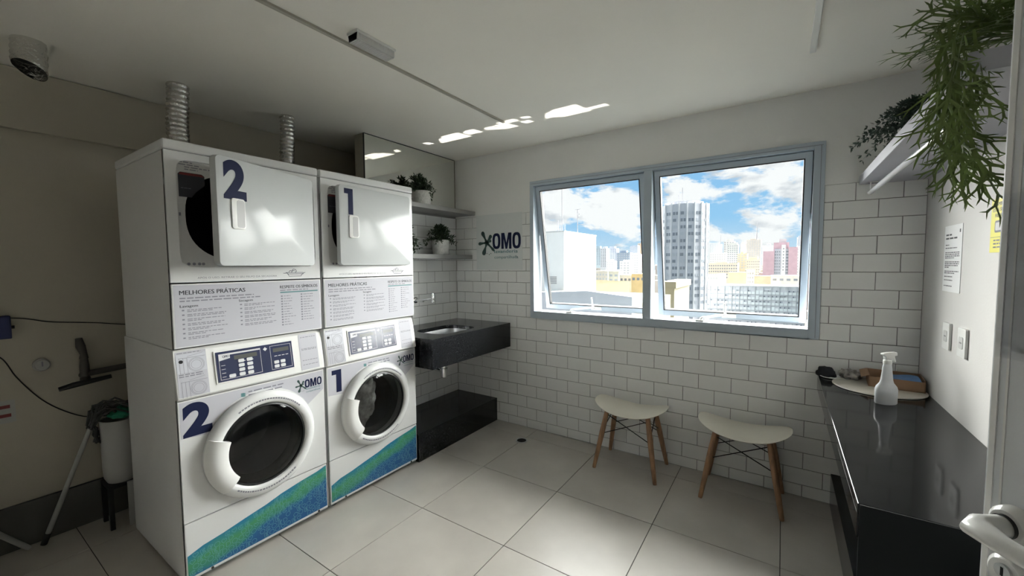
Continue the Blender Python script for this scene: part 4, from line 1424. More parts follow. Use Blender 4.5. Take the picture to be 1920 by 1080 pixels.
for y_, lab in ((-0.432, 'white electric outlet plate on the right wall, the one nearer to the window'), (-0.625, 'white electric outlet plate on the right wall, the one nearer to the door')):
    t = thing('outlet_plate', lab, 'outlet', (XR, y_, 1.058), group='white outlet plates on the right wall')
    Fp = ((0, 0, 0), (0, -1, 0), (0, 0, 1))
    MB().prism(rrect(-0.044, 0.044, 0.0, 0.120, 0.006, 3), Fp, 0.0, 0.010).build('plate', 'white_plastic', t, bevel=0.003, smooth=40)
    q = MB().prism(rrect(-0.022, 0.022, 0.035, 0.085, 0.008, 3), Fp, 0.010, 0.0115).build('socket', 'panel_grey', t)
    mb = MB()
    for a in (-0.009, 0, 0.009):
        mb.lathe([(0.0035, 0.0), (0.0, 0.0005)], (-0.0118, a, 0.06), axis='x', n=8)
    mb.build('socket_hole', 'cavity_black', q)
t = thing('warning_sign', 'yellow surveillance notice on the right wall beside the open door', 'sign', (XR - 0.0005, -0.90, 1.483))
MB().rect(FN, -0.08, 0.08, 0.0, 0.188, 0.0, 0.0015).build('board', 'sign_yellow', t)
for s_, b, w_ in (('O AMBIENTE', 0.164, 0.13), ('ESTÁ SENDO', 0.144, 0.13), ('FILMADO', 0.124, 0.09)):
    text('print_line', s_, FN, 0.0, b, 0.012, 'ink_black', t, w=w_, bold=0.02, off=0.002, align='c')
mb = MB()
mb.prism(rrect(-0.045, 0.03, 0.070, 0.112, 0.008, 3), FN, 0.0015, 0.002)
mb.prism([(0.03, 0.082), (0.045, 0.074), (0.045, 0.108), (0.03, 0.100)], FN, 0.0015, 0.002)
q = mb.build('camera_picture', 'ink_black', t)
MB().prism(rrect(-0.038, 0.022, 0.077, 0.105, 0.006, 3), FN, 0.002, 0.0024).build('camera_lens', 'panel_grey', q)
mb = MB()
mb.quad(FN, -0.076, 0.076, 0.053, 0.0545, 0.002)
for b in (0.040, 0.028, 0.016):
    dashes(mb, FN, -0.05, b, 0.10, 0.005, rng, 0.002)
mb.build('print_lines', 'ink_black', t)['kind'] = 'stuff'

# shelf with rail under it
tag(MB().box(0.412, XR - 0.001, -1.625, -0.001, 1.886, 1.934).build('wall_shelf', 'shelf_white', None, bevel=0.002), 'pale shelf high on the right wall with plants on it and a rail below', 'shelf')
t = thing('hanging_rail', 'clear hanging rail under the pale shelf on the right wall', 'rail', (0.452, -0.73, 1.83))
MB().tube([(0, -0.68, 0), (0, 0.66, 0)], 0.012, 12).build('rod', 'acrylic', t, smooth=40)
MB().tube([(0, -0.715, 0), (0, -0.675, 0)], 0.017, 12).build('end_cap', 'black_plastic', t, smooth=40)
for y_ in (0.645, -0.60):
    mb = MB()
    mb.box(-0.002, 0.002, y_ - 0.012, y_ + 0.012, 0.008, 0.056)
    mb.box(-0.012, 0.03, y_ - 0.012, y_ + 0.012, 0.0525, 0.0555)
    mb.build('hook_bracket', 'white_plastic', t)

t = thing('trailing_plant', 'dusty dark green plant on the pale shelf close to the window wall', 'plant', (0.53, -0.62, 1.934))
mb = MB()
MB().lathe([(0.0, 0.0), (0.055, 0.0), (0.07, 0.09), (0.064, 0.09), (0.06, 0.07)], (0, 0, 0), n=24).build('pot', 'shelf_grey', t, smooth=40)
leafy(mb, random.Random(21), (0, 0, 0.07), 150, 0.20, 0.15, 0.13, 0.021, flat=1.0, skew=(-0.05, 0.0))
mb.build('foliage', 'leaf_dusty', t)

# staghorn-like hanging plant at the near end of the shelf
t = thing('hanging_plant', 'large bright green forked hanging plant spilling over the near end of the pale shelf', 'plant', (0.53, -1.50, 1.934))
MB().lathe([(0.0, 0.0), (0.045, 0.0), (0.06, 0.085), (0.055, 0.085), (0.05, 0.07), (0.0, 0.075)], (0.06, 0.02, 0), n=24).build('pot', 'shelf_grey', t, smooth=40)
rng = random.Random(33)
mb = MB()


def blade(p, q, w0, w1, side):
    """flattened, slightly keeled piece of frond between p and q"""
    dv = (q - p).normalized()
    s_ = (side - dv * side.dot(dv))
    s_ = s_.normalized() if s_.length > 1e-4 else dv.orthogonal().normalized()
    nrm = dv.cross(s_)
    vs = []
    for c, w in ((p, w0), (q, w1)):
        vs += [c + s_ * w, c + nrm * w * 0.35, c - s_ * w, c - nrm * w * 0.35]
    mb.add(vs, [[0, 1, 5, 4], [1, 2, 6, 5], [2, 3, 7, 6], [3, 0, 4, 7], [4, 5, 6, 7]])
    return s_


def frond(p, dv, w, l, lev, side, grav):
    """antler-like frond: widens before each fork, ends in pointed tips"""
    n = 2
    for i in range(n):
        dv = (dv + Vector((rng.uniform(-0.10, 0.10), rng.uniform(-0.10, 0.10), -grav))).normalized()
        q = p + dv * l / n
        if lev:
            w1 = w * (0.85 if i == 0 else 1.35)
        else:
            w1 = w * (0.8 if i == 0 else 0.12)
        side = blade(p, q, w, w1, side)
        p, w = q, w1
    if lev:
        for sg in (-1, 1):
            sp = rng.uniform(0.30, 0.62)
            frond(p + side * sg * w * 0.25, (dv * 0.85 + side * sg * sp).normalized(), w * 0.62, l * rng.uniform(0.62, 0.95), lev - 1, side, grav * 0.8)


def chain(p, dv, l, n, grav):
    """a stem of linked forks hanging down"""
    for k_ in range(n):
        dv = (dv + Vector((rng.uniform(-0.22, 0.22), rng.uniform(-0.22, 0.22), -grav))).normalized()
        q = p + dv * l
        sd = Vector((rng.uniform(-1, 1), rng.uniform(-0.5, 0.5), rng.uniform(-0.3, 0.3)))
        sd = blade(p, q, 0.0028, 0.0042, sd)
        for sg in (-1, 1):
            frond(q + sd * sg * 0.002, (dv * 0.72 + sd * sg * rng.uniform(0.4, 0.75)).normalized(), 0.0034, rng.uniform(0.026, 0.040), 2 if rng.random() < 0.85 else 1, sd, 0.05)
        p = q


for i in range(64):            # the crown, arching outwards and to the room
    a = rng.uniform(0, 2 * PI)
    el = rng.uniform(-0.1, 0.9)
    dv = Vector((math.cos(a) * math.cos(el) * 0.8 - 0.25, math.sin(a) * math.cos(el) * 0.8 - 0.10, math.sin(el) + 0.2)).normalized()
    chain(Vector((0.02 + dv.x * 0.03, dv.y * 0.04, 0.07)), dv, rng.uniform(0.045, 0.06), rng.choice((2, 2, 3, 3)), 0.13)
for i in range(17):            # strands falling past the shelf edge
    p = Vector((rng.uniform(-0.17, -0.11), rng.uniform(-0.20, -0.06), rng.uniform(-0.14, 0.08)))
    chain(p, Vector((rng.uniform(-0.15, 0.25), rng.uniform(-0.3, 0.1), -1)).normalized(), rng.uniform(0.040, 0.052), rng.choice((2, 3, 4, 4, 5)), 0.25)
mb.build('fronds', 'leaf_fresh', t, flip=False, smooth=70)

# ================================================================== DOOR LEAF BESIDE THE CAMERA
dr = tag(bpy.data.objects.new('door_1', None), 'open white door leaf with white lever handle beside the camera', 'door', kind='structure')
COL.objects.link(dr)
dr.location = (0.2805, -2.295, 0.0)
dr.rotation_euler = (0, 0, R(-60))
MB().box(0.0, 0.80, 0.0, 0.036, 0.01, 2.09).build('leaf', 'door_white', dr, bevel=0.003)
MB().box(0.004, 0.010, -0.0015, 0.0, 0.01, 2.09).box(0.017, 0.0195, -0.001, 0.0, 0.01, 2.09).build('edge_strip', 'handle_white', dr)
mb = MB()
rg = random.Random(2)
vs = []
n = 26
for i in range(n):
    for j in range(5):
        vs.append((0.006 + j * 0.0075 + rg.uniform(-0.001, 0.001), -0.0025 - 0.002 * rg.random(), 1.34 + 0.19 * i / (n - 1)))
mb.add(vs, [[i * 5 + j, i * 5 + j + 1, (i + 1) * 5 + j + 1, (i + 1) * 5 + j] for i in range(n - 1) for j in range(4)])
mb.build('tape', 'tape_clear', dr)
HZ = 1.150
hd = bpy.data.objects.new('lever_handle', None)
COL.objects.link(hd)
hd.parent = dr
hd.location = (0.036, 0, HZ)
MB().lathe([(0.0, -0.012), (0.017, -0.012), (0.0215, -0.008), (0.0228, 0.0)], (0, 0, 0), axis='y', n=36).build('rosette', 'handle_white', hd, smooth=40)
MB().lathe([(0.0130, -0.0165), (0.0130, -0.011)], (0, 0, 0), axis='y', n=28).build('collar', 'black_plastic', hd, smooth=40)
mb = MB()
secs = []
path = [((0, -0.014), 0.0118, 0.0118), ((0, -0.026), 0.0116, 0.0116), ((-0.001, -0.037), 0.0125, 0.0112), ((0.007, -0.047), 0.0165, 0.0108), ((0.034, -0.051), 0.0110, 0.0104), ((0.070, -0.050), 0.0080, 0.0096), ((0.102, -0.047), 0.0068, 0.0088), ((0.109, -0.046), 0.0026, 0.0042)]
n = 20
vs = []
for i, ((px, py), wa, wz) in enumerate(path):
    a0 = path[max(0, i - 1)][0]
    a1 = path[min(len(path) - 1, i + 1)][0]
    tv = Vector((a1[0] - a0[0], a1[1] - a0[1], 0)).normalized()
    sv = Vector((-tv.y, tv.x, 0))
    for k_ in range(n):
        th = 2 * PI * k_ / n
        vs.append(Vector((px, py, 0)) + sv * wa * math.cos(th) + Vector((0, 0, wz * math.sin(th))))
fs = [[i * n + k_, i * n + (k_ + 1) % n, (i + 1) * n + (k_ + 1) % n, (i + 1) * n + k_] for i in range(len(path) - 1) for k_ in range(n)]
fs += [list(range(n)), [(len(path) - 1) * n + k_ for k_ in range(n)]]
lv = mb.add(vs, fs).build('lever', 'handle_white', hd, smooth=55)
MB().lathe([(0.0025, -0.0005), (0.0, -0.0007)], (0.0, -0.024, -0.0117), axis='z', n=8).build('grub_screw', 'black_plastic', lv)
MB().lathe([(0.0, -0.010), (0.017, -0.010), (0.0215, -0.006), (0.0228, 0.0)], (0, 0, -0.058), axis='y', n=36).build('key_rosette', 'handle_white', hd, smooth=40)
q = MB().lathe([(0.0, -0.013), (0.0085, -0.013), (0.0085, -0.010)], (0, 0, -0.054), axis='y', n=20).build('key_cylinder', 'steel_brushed', hd, smooth=40)
MB().box(-0.0012, 0.0012, -0.0135, -0.0128, -0.059, -0.049).build('key_slot', 'cavity_black', q)

# ================================================================== CLUTTER IN THE DARK CORNER
t = thing('gas_valve', 'old brown gas valve and pipes on the wall behind the machines', 'valve', (XB, -2.49, 0.85))
mb = MB()
mb.tube([(0.05, 0.0, 0.0), (0.05, 0.0, 0.06), (0.05, 0.0, 0.10)], [0.020, 0.020, 0.016], 12)
mb.tube([(0.05, 0.0, 0.012), (0.05, 0.30, 0.03)], 0.017, 12)
mb.tube([(0.0, 0.0, 0.0), (0.05, 0.0, 0.0)], 0.018, 12)
mb.tube([(0.05, 0, -0.01), (0.065, 0, -0.03)], 0.022, 12)
mb.build('pipe', 'pipe_dark', t, smooth=40)
mb = MB()
mb.tube([(0.075, -0.105, -0.045), (0.075, -0.05, -0.035), (0.075, 0.10, -0.020)], [0.012, 0.016, 0.012], 10)
mb.build('valve_lever', 'black_plastic', t, smooth=40)
mb = MB()
mb.tube([(0.05, 0.0, 0.10), (0.05, 0.0, 0.125), (0.05, -0.01, 0.17), (0.05, -0.015, 0.215)], [0.019, 0.015, 0.020, 0.014], 12)
mb.build('hose_nozzle', 'pipe_dark', t, smooth=40)
t = thing('wall_gauge', 'small round white gauge on the wall behind the machines', 'gauge', (XB, -2.64, 0.94))
MB().lathe([(0.033, 0.0), (0.033, 0.014), (0.028, 0.018), (0.026, 0.030), (0.0, 0.032)], (0, 0, 0), axis='x', n=28).build('body', 'tub_white', t, smooth=40)
MB().box(0.032, 0.034, -0.003, 0.003, -0.006, 0.02).build('pointer', 'ink_grey', t)
t = thing('blue_box', 'small dark blue box on the wall with a black cable leaving it', 'box', (XB, -2.80, 1.10))
MB().box(0.0, 0.06, -0.065, 0.065, 0.0, 0.115).build('case', 'blue_box', t, bevel=0.005)
MB().lathe([(0.008, 0.0), (0.008, 0.012), (0.0, 0.013)], (0.03, 0.065, 0.055), axis='y', n=10).build('cable_gland', 'black_plastic', t)
t = thing('wall_label', 'small white label with two dark red bars on the wall', 'label', (XB, -2.80, 0.665))
Fm = ((0, 0, 0), (0, 1, 0), (0, 0, 1))
MB().rect(Fm, -0.06, 0.062, 0.0, 0.115, 0.0, 0.0015).build('backing', 'tub_white', t)
MB().rect(Fm, -0.055, 0.045, 0.075, 0.092, 0.0015, 0.002).rect(Fm, -0.055, 0.047, 0.030, 0.047, 0.0015, 0.002).build('bars', 'red_ink', t)


def cable(pts, label, rad=0.0028):
    # smooth the run of points
    P = [Vector(p) for p in pts]
    out = []
    for i in range(len(P) - 1):
        p0, p1, p2, p3 = P[max(i - 1, 0)], P[i], P[i + 1], P[min(i + 2, len(P) - 1)]
        for k_ in range(6):
            f = k_ / 6
            out.append(0.5 * ((2 * p1) + (-p0 + p2) * f + (2 * p0 - 5 * p1 + 4 * p2 - p3) * f * f + (-p0 + 3 * p1 - 3 * p2 + p3) * f ** 3))
    out.append(P[-1])
    return tag(MB().tube(out, rad, 6).build('cable', 'cable_black', None, smooth=60), label, 'cable')


xc = XB + 0.004
cable([(xc, -2.735, 1.20), (xc, -2.68, 1.19), (xc, -2.605, 1.166), (xc, -2.52, 1.152), (xc, -2.42, 1.137), (xc, -2.288, 1.111), (xc, -2.10, 1.10)], 'black cable running level along the wall from the blue box')
cable([(xc, -2.86, 1.06), (xc, -2.774, 1.005), (xc, -2.73, 0.90), (xc, -2.679, 0.802), (xc, -2.63, 0.73), (xc, -2.571, 0.668), (xc, -2.50, 0.615), (xc, -2.428, 0.593), (xc, -2.36, 0.58), (xc, -2.2, 0.57)], 'black cable sagging down the wall towards the white tub')

# tub with green cloth, upturned mop, broom
t = thing('plastic_tub', 'tall white plastic tub on a small stand beside the washing machine numbered 2', 'tub', (-3.055, -2.385, 0.0))
MB().lathe([(0.0, 0.245), (0.062, 0.245), (0.075, 0.275), (0.078, 0.33), (0.080, 0.60), (0.074, 0.60), (0.072, 0.30)], (0, 0, 0), n=28).build('body', 'tub_white', t, smooth=40)
mb = MB()
mb.box(-0.08, 0.08, -0.075, 0.075, 0.228, 0.245)
for a in (-0.07, 0.07):
    for b in (-0.065, 0.065):
        mb.box(a - 0.010, a + 0.010, b - 0.010, b + 0.010, 0.0, 0.228)
mb.build('stand', 'tub_black', t)
MB().box(0.085, 0.10, 0.0, 0.07, 0.0, 0.25).build('stand_board', 'tub_white', t)
tag(lump((-3.045, -2.372, 0.632), 0.066, 0.060, 0.038, 0.35, 3.0, 7).build('green_cloth', 'cloth_green', None, smooth=70), 'crumpled green cloth lying in the top of the white tub', 'cloth')
t = thing('mop', 'upturned mop with a pale handle and dark yarn leaning on the white tub', 'mop', (-3.12, -2.675, 0.0))
a, b = Vector((0.0, 0.0, 0.04)), Vector((0.045, 0.180, 0.575))
MB().tube([a, b], 0.011, 12).build('handle', 'tub_white', t, smooth=40)
MB().tube([Vector((-0.003, -0.012, 0.002)), a + (b - a) * 0.03], [0.013, 0.014], 12).build('end_cap', 'tub_black', t, smooth=40)
mb = MB()
rg = random.Random(8)
for i in range(34):
    p = b + Vector((rg.uniform(-0.02, 0.02), rg.uniform(-0.012, 0.012), rg.uniform(-0.01, 0.02)))
    e1 = p + Vector((rg.uniform(0.0, 0.05), rg.uniform(0.0, 0.05), rg.uniform(0.05, 0.12)))
    e2 = e1 + Vector((rg.uniform(0.0, 0.04), rg.uniform(0.02, 0.10), rg.uniform(-0.01, 0.04)))
    e3 = e2 + Vector((rg.uniform(-0.01, 0.03), rg.uniform(0.0, 0.06), rg.uniform(-0.05, 0.0)))
    if i % 4 == 0:
        e1, e2, e3 = p + Vector((0.02, rg.uniform(0, 0.02), -0.02)), p + Vector((0.025, rg.uniform(0.0, 0.03), -0.05)), p + Vector((0.025, rg.uniform(0.0, 0.03), -0.085))
    mb.tube([p, e1, e2, e3], 0.006, 5)
mb.build('yarn', 'mop_yarn', t, smooth=60)
t = thing('broom', 'pale broom handle leaning in the dark corner, foot on the floor', 'broom', (-3.13, -2.735, 0.0))
MB().tube([(0.0, 0.0, 0.008), (0.0, -0.50, 0.70), (0.0, -0.80, 1.12)], 0.012, 12).build('handle', 'tub_white', t, smooth=40)
mb = MB()
mb.box(-0.018, 0.018, -0.94, -0.78, 1.08, 1.12)
mb.build('head', 'tub_black', t, bevel=0.004)
t = thing('pedal_bin', 'corner of a pale bin with a black base in the dark corner', 'bin', (-2.86, -3.02, 0.0))
MB().lathe([(0.105, 0.02), (0.125, 0.36), (0.118, 0.36), (0.1, 0.03), (0.0, 0.03)], (0, 0, 0), n=4, a0=R(45), a1=R(405)).build('body', 'tub_white', t, bevel=0.008)
MB().lathe([(0.0, 0.0), (0.112, 0.0), (0.112, 0.02), (0.0, 0.02)], (0, 0, 0), n=4, a0=R(45), a1=R(405)).build('base', 'tub_black', t)

# ================================================================== THE CITY OUTSIDE
GZ = -62.0
struct('ground', MB().box(-2500, 2500, 3, 4000, GZ - 1, GZ), mat('city_ground', (0.045, 0.05, 0.045), 0.9, var=0.3, scale=0.05), 'grey ground of the city far below the window', 'ground')
BM = {}


def bmat(col):
    k = tuple(round(c, 2) for c in col)
    if k not in BM:
        BM[k] = mat('facade_%d' % len(BM), tuple(c * 0.88 for c in col), 0.85, spec=0.2, var=0.06, scale=0.25)
    return BM[k]


mat('pane_dark', (0.20, 0.22, 0.25), 0.25, spec=0.5)
mat('pane_mid', (0.42, 0.44, 0.47), 0.3, spec=0.5)
mat('roof_grey', (0.42, 0.41, 0.40), 0.9)
mat('mast', (0.22, 0.22, 0.24), 0.6)
mat('roof_dark', (0.12, 0.12, 0.12), 0.9)
_wm = {}


def win_mesh(w, h, m):
    k = (round(w, 2), round(h, 2), m)
    if k not in _wm:
        o = MB().box(0, w, -0.12, 0.05, 0, h).build('window', m)
        _wm[k] = o.data
        bpy.data.objects.remove(o)
    return _wm[k]


def block(name, x0, x1, y, top, depth, col, label, rows=0, cols=0, rowh=3.0, ww=0.5, wh=0.45, first=2.2, cap=None, m='pane_dark', cat='building', group=None, z0=GZ):
    t = thing(name, label, cat, ((x0 + x1) / 2, y, z0), group=group)
    hw = (x1 - x0) / 2
    MB().box(-hw, hw, 0, depth, 0, top - z0).build('walls', bmat(col), t)
    MB().box(-hw - 0.15, hw + 0.15, -0.15, depth, top - z0, top - z0 + 0.5).build('parapet', bmat(tuple(c * 0.92 for c in col)), t)
    if cap:
        a0, a1, hh, c2 = cap
        MB().box(-hw + 2 * hw * a0, -hw + 2 * hw * a1, depth * 0.2, depth * 0.8, top - z0 + 0.5, top - z0 + 0.5 + hh).build('roof_box', bmat(c2), t)
    cw = 2 * hw / cols if cols else 0
    for r_ in range(rows):
        for c in range(cols):
            o = link('window', win_mesh(cw * ww, rowh * wh, m), t)
            o.location = (-hw + cw * (c + (1 - ww) / 2), 0, top - z0 - first - r_ * rowh)
    return t


# round tower: many flat bays around a drum
def round_tower():
    x, y, rad, top = -37.2, 190, 10.0, 26.6
    t = thing('round_tower', 'tall round grey apartment tower with ribs and rows of windows', 'building', (x, y, GZ))
    n = 20
    hh = top - GZ
    mb = MB()
    pts = [(rad * math.cos(2 * PI * k / n), rad * math.sin(2 * PI * k / n)) for k in range(n)]
    mb.prism(pts, ((0, 0, 0), (1, 0, 0), (0, 1, 0)), 0, hh)
    mb.build('drum', bmat((0.56, 0.57, 0.60)), t)
    mb = MB()
    mb.prism([(p * 0.8, q * 0.8) for p, q in pts], ((0, 0, hh), (1, 0, 0), (0, 1, 0)), 0, 1.3)
    mb.build('crown', bmat((0.55, 0.55, 0.57)), t)
    for k in range(n // 2, n + 1):
        p, q = pts[k % n]
        o = MB().tube([(p, q, 0), (p, q, hh + 0.4)], 0.42, 6).build('rib', bmat((0.66, 0.66, 0.67)), t)
    for k in range(n // 2, n):
        (p0, q0), (p1, q1) = pts[k], pts[(k + 1) % n]
        ex = Vector((p1 - p0, q1 - q0, 0))
        el = ex.length
        a = math.atan2(ex.y, ex.x)
        for r_ in range(14):
            z = hh - 4.6 - r_ * 2.9
            for s_ in ((0.22, 0.36), (0.60, 0.36)) if (r_ + k) % 3 else ((0.22, 0.56),):
                o = link('window', win_mesh(el * s_[1] * 0.72, 1.25, 'pane_mid' if (r_ * 3 + k) % 4 == 0 else 'pane_dark'), t)
                o.location = (p0 + ex.x * s_[0], q0 + ex.y * s_[0], z)
                o.rotation_euler = (0, 0, a)
    mb = MB()
    mb.tube([(-0.7, 0, hh + 1), (-0.7, 0, hh + 8.2)], 0.16, 6)
    mb.tube([(-2.3, 0, hh + 1), (-2.3, 0, hh + 5.2)], 0.12, 6)
    mb.build('mast', 'mast', t)


round_tower()

# long pale slab with a grid of panels and windows
t = thing('slab_building', 'long pale apartment slab with rows of panels and windows at the foot of the view', 'building', (-11.95, 212, GZ))
hw, top = 20.2, -9.6 - GZ
MB().box(-hw, hw, 0, 14, 0, top).build('walls', bmat((0.62, 0.635, 0.65)), t)
MB().box(-hw, hw, -0.5, 14, top, top + 0.6).build('roof_edge', bmat((0.56, 0.58, 0.58)), t)
rg = random.Random(3)
for r_ in range(8):
    z = top - 3.0 - r_ * 2.42
    MB().box(-hw, hw, -0.28, 0, z - 0.55, z - 0.30).build('floor_band', bmat((0.50, 0.52, 0.53)), t)
    for c in range(26):
        x = -hw + 0.4 + c * 1.545
        if rg.random() < 0.62:
            o = link('window', win_mesh(0.58, 0.62, 'pane_dark'), t)
            o.location = (x, 0, z + 0.95)
            o = link('window', win_mesh(0.52, 0.62, 'pane_mid'), t)
            o.location = (x + 0.66, 0, z + 0.95)
        o = link('panel', win_mesh(1.22, 1.15 if rg.random() < 0.7 else 1.75, bmat((0.78, 0.82, 0.80)).name), t)
        o.location = (x, 0, z - 0.25)
mb = MB()
for c in range(14):
    mb.box(-hw + c * 3.1, -hw + c * 3.1 + 0.22, -0.3, 0, 0, top)
mb.build('mullion', bmat((0.52, 0.54, 0.55)), t)

# pink building with a central stair strip
t = thing('pink_building', 'pink apartment block with a pale window strip down its middle', 'building', (-3.0, 480, GZ))
P_, G_ = bmat((0.53, 0.38, 0.43)), bmat((0.46, 0.47, 0.53))
MB().box(-14.2, -4.7, 0, 16, 0, 12.9 - GZ).build('wing', P_, t)
MB().box(7.0, 14.3, 0, 16, 0, 16.6 - GZ).build('wing', P_, t)
MB().box(-5.5, 7.4, 2.5, 18, 0, 21.4 - GZ).build('core', P_, t)
MB().box(-4.6, 6.9, 1.6, 2.5, 0, 15 - GZ).build('balcony_front', G_, t)
MB().box(1.2, 4.6, 1.0, 2.5, 0, 19 - GZ).build('stair_strip', bmat((0.76, 0.76, 0.76)), t)
MB().box(-1.0, 5.0, 6, 14, 21.4 - GZ, 25 - GZ).build('roof_box', bmat((0.5, 0.5, 0.5)), t)
for r_ in range(8):
    z = 14.5 - GZ - r_ * 3.0
    for x in (-4.2, -2.6, -0.8, 5.0, 6.0):
        o = link('window', win_mesh(0.95, 1.4, 'pane_dark'), t)
        o.location = (x, 1.6, z - 3)
    o = link('window', win_mesh(1.0, 1.2, 'pane_dark'), t)
    o.location = (2.4, 1.0, z)

# rooftop housing right outside, left
t = thing('rooftop_housing', 'bright white rooftop housing close outside the left sash', 'building', (-8.4, 14.0, -6.0))
MB().box(-5.0, 0.0, 0.0, 3.85, 0.0, 8.95).build('walls', mat('white_render', (0.80, 0.79, 0.75), 0.9, spec=0.2, var=0.05, scale=0.8, bump=0.1, bscale=6), t)
MB().box(-5.03, 0.03, -0.03, 3.88, 8.95, 9.0).build('coping', bmat((0.6, 0.6, 0.58)), t)
MB().box(-0.02, 0.03, 1.66, 1.84, 7.2, 7.78).build('slot_window', 'pane_dark', t)
mb = MB()
for k_ in range(5):
    mb.box(-0.78, -0.38, -0.03, 0.01, 6.53 + k_ * 0.075, 6.58 + k_ * 0.075)
mb.build('vent', 'roof_grey', t)
mb = MB()
mb.lathe([(0.0, 0.05), (0.16, 0.07), (0.23, 0.13)], (0.02, 1.0, 6.75), axis='x', n=20, sy=1.25)
mb.tube([(0.02, 1.0, 6.75), (0.35, 1.0, 6.72), (0.42, 1.05, 6.9)], 0.02, 6)
mb.tube([(0.02, 1.5, 6.4), (0.1, 1.5, 6.8), (0.1, 1.45, 7.05)], 0.02, 6)
mb.build('dish_aerial', 'roof_grey', t, smooth=50)
mb = MB()
mb.lathe([(0.0, 0.05), (0.13, 0.07), (0.2, 0.12)], (0.02, 3.3, 6.75), axis='x', n=18, sy=1.4)
mb.build('dish_aerial', 'roof_grey', t, smooth=50)
t = thing('mast_aerial', 'tall thin mast with guy wires on the white rooftop housing', 'antenna', (-9.0, 15.0, 3.005))
MB().tube([(0, 0, 0), (0, 0, 2.5)], 0.018, 6).build('pole', 'mast', t)
mb = MB()
for a in (-0.14, 0.16):
    mb.tube([(a, 0.05, 0), (0, 0, 0.75)], 0.008, 5)
mb.tube([(-0.27, 0.1, 0), (-0.27, 0.1, 0.62)], 0.016, 6)
mb.tube([(0.12, 0.1, 0), (0.12, 0.1, 0.4)], 0.012, 6)
mb.build('guy_wire', 'mast', t)
t = thing('television_aerial', 'television aerial with short cross bars on the white rooftop housing', 'antenna', (-8.5, 15.7, 3.0))
MB().tube([(0, 0, 0), (0, 0, 1.17)], 0.02, 6).build('pole', 'mast', t)
mb = MB()
for z, w_ in ((1.15, 0.16), (1.0, 0.05), (0.9, 0.12), (0.82, 0.06), (0.75, 0.1)):
    mb.tube([(-0.02, 0, z), (w_, 0, z + 0.03)], 0.012, 5)
mb.tube([(-0.13, 0, 1.16), (0.02, 0, 1.16)], 0.012, 5)
mb.tube([(-0.02, 0, 0.42), (0.38, 0, 0.42)], 0.012, 5)
mb.build('cross_bar', 'mast', t)

# neighbouring roof with grey parapet and cream gable
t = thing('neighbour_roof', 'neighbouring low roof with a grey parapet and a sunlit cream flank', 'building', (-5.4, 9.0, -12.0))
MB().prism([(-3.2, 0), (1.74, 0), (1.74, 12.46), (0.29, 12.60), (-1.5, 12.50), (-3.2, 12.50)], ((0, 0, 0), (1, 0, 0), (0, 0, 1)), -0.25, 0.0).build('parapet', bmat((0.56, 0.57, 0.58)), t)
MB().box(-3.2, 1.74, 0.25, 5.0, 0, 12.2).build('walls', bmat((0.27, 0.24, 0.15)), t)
MB().box(-3.2, 1.5, 0.26, 4.9, 12.2, 12.24).build('bounce_cover', 'roof_dark', t)  # dark sheet added to cut light bounced onto the white housing
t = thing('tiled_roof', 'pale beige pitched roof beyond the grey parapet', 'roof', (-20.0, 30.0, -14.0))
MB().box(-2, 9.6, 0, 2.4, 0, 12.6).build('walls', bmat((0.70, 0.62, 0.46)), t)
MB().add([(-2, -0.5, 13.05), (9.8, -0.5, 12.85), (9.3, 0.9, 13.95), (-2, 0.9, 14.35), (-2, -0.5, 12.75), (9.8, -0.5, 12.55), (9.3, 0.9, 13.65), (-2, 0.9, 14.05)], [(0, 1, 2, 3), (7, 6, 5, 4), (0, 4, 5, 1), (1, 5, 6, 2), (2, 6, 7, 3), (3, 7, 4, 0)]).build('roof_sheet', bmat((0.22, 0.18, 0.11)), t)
block('cream_annex', -7.75, -6.9, 30, -0.47, 6, (0.28, 0.25, 0.17), 'small sunlit cream annex at the foot of the round tower')

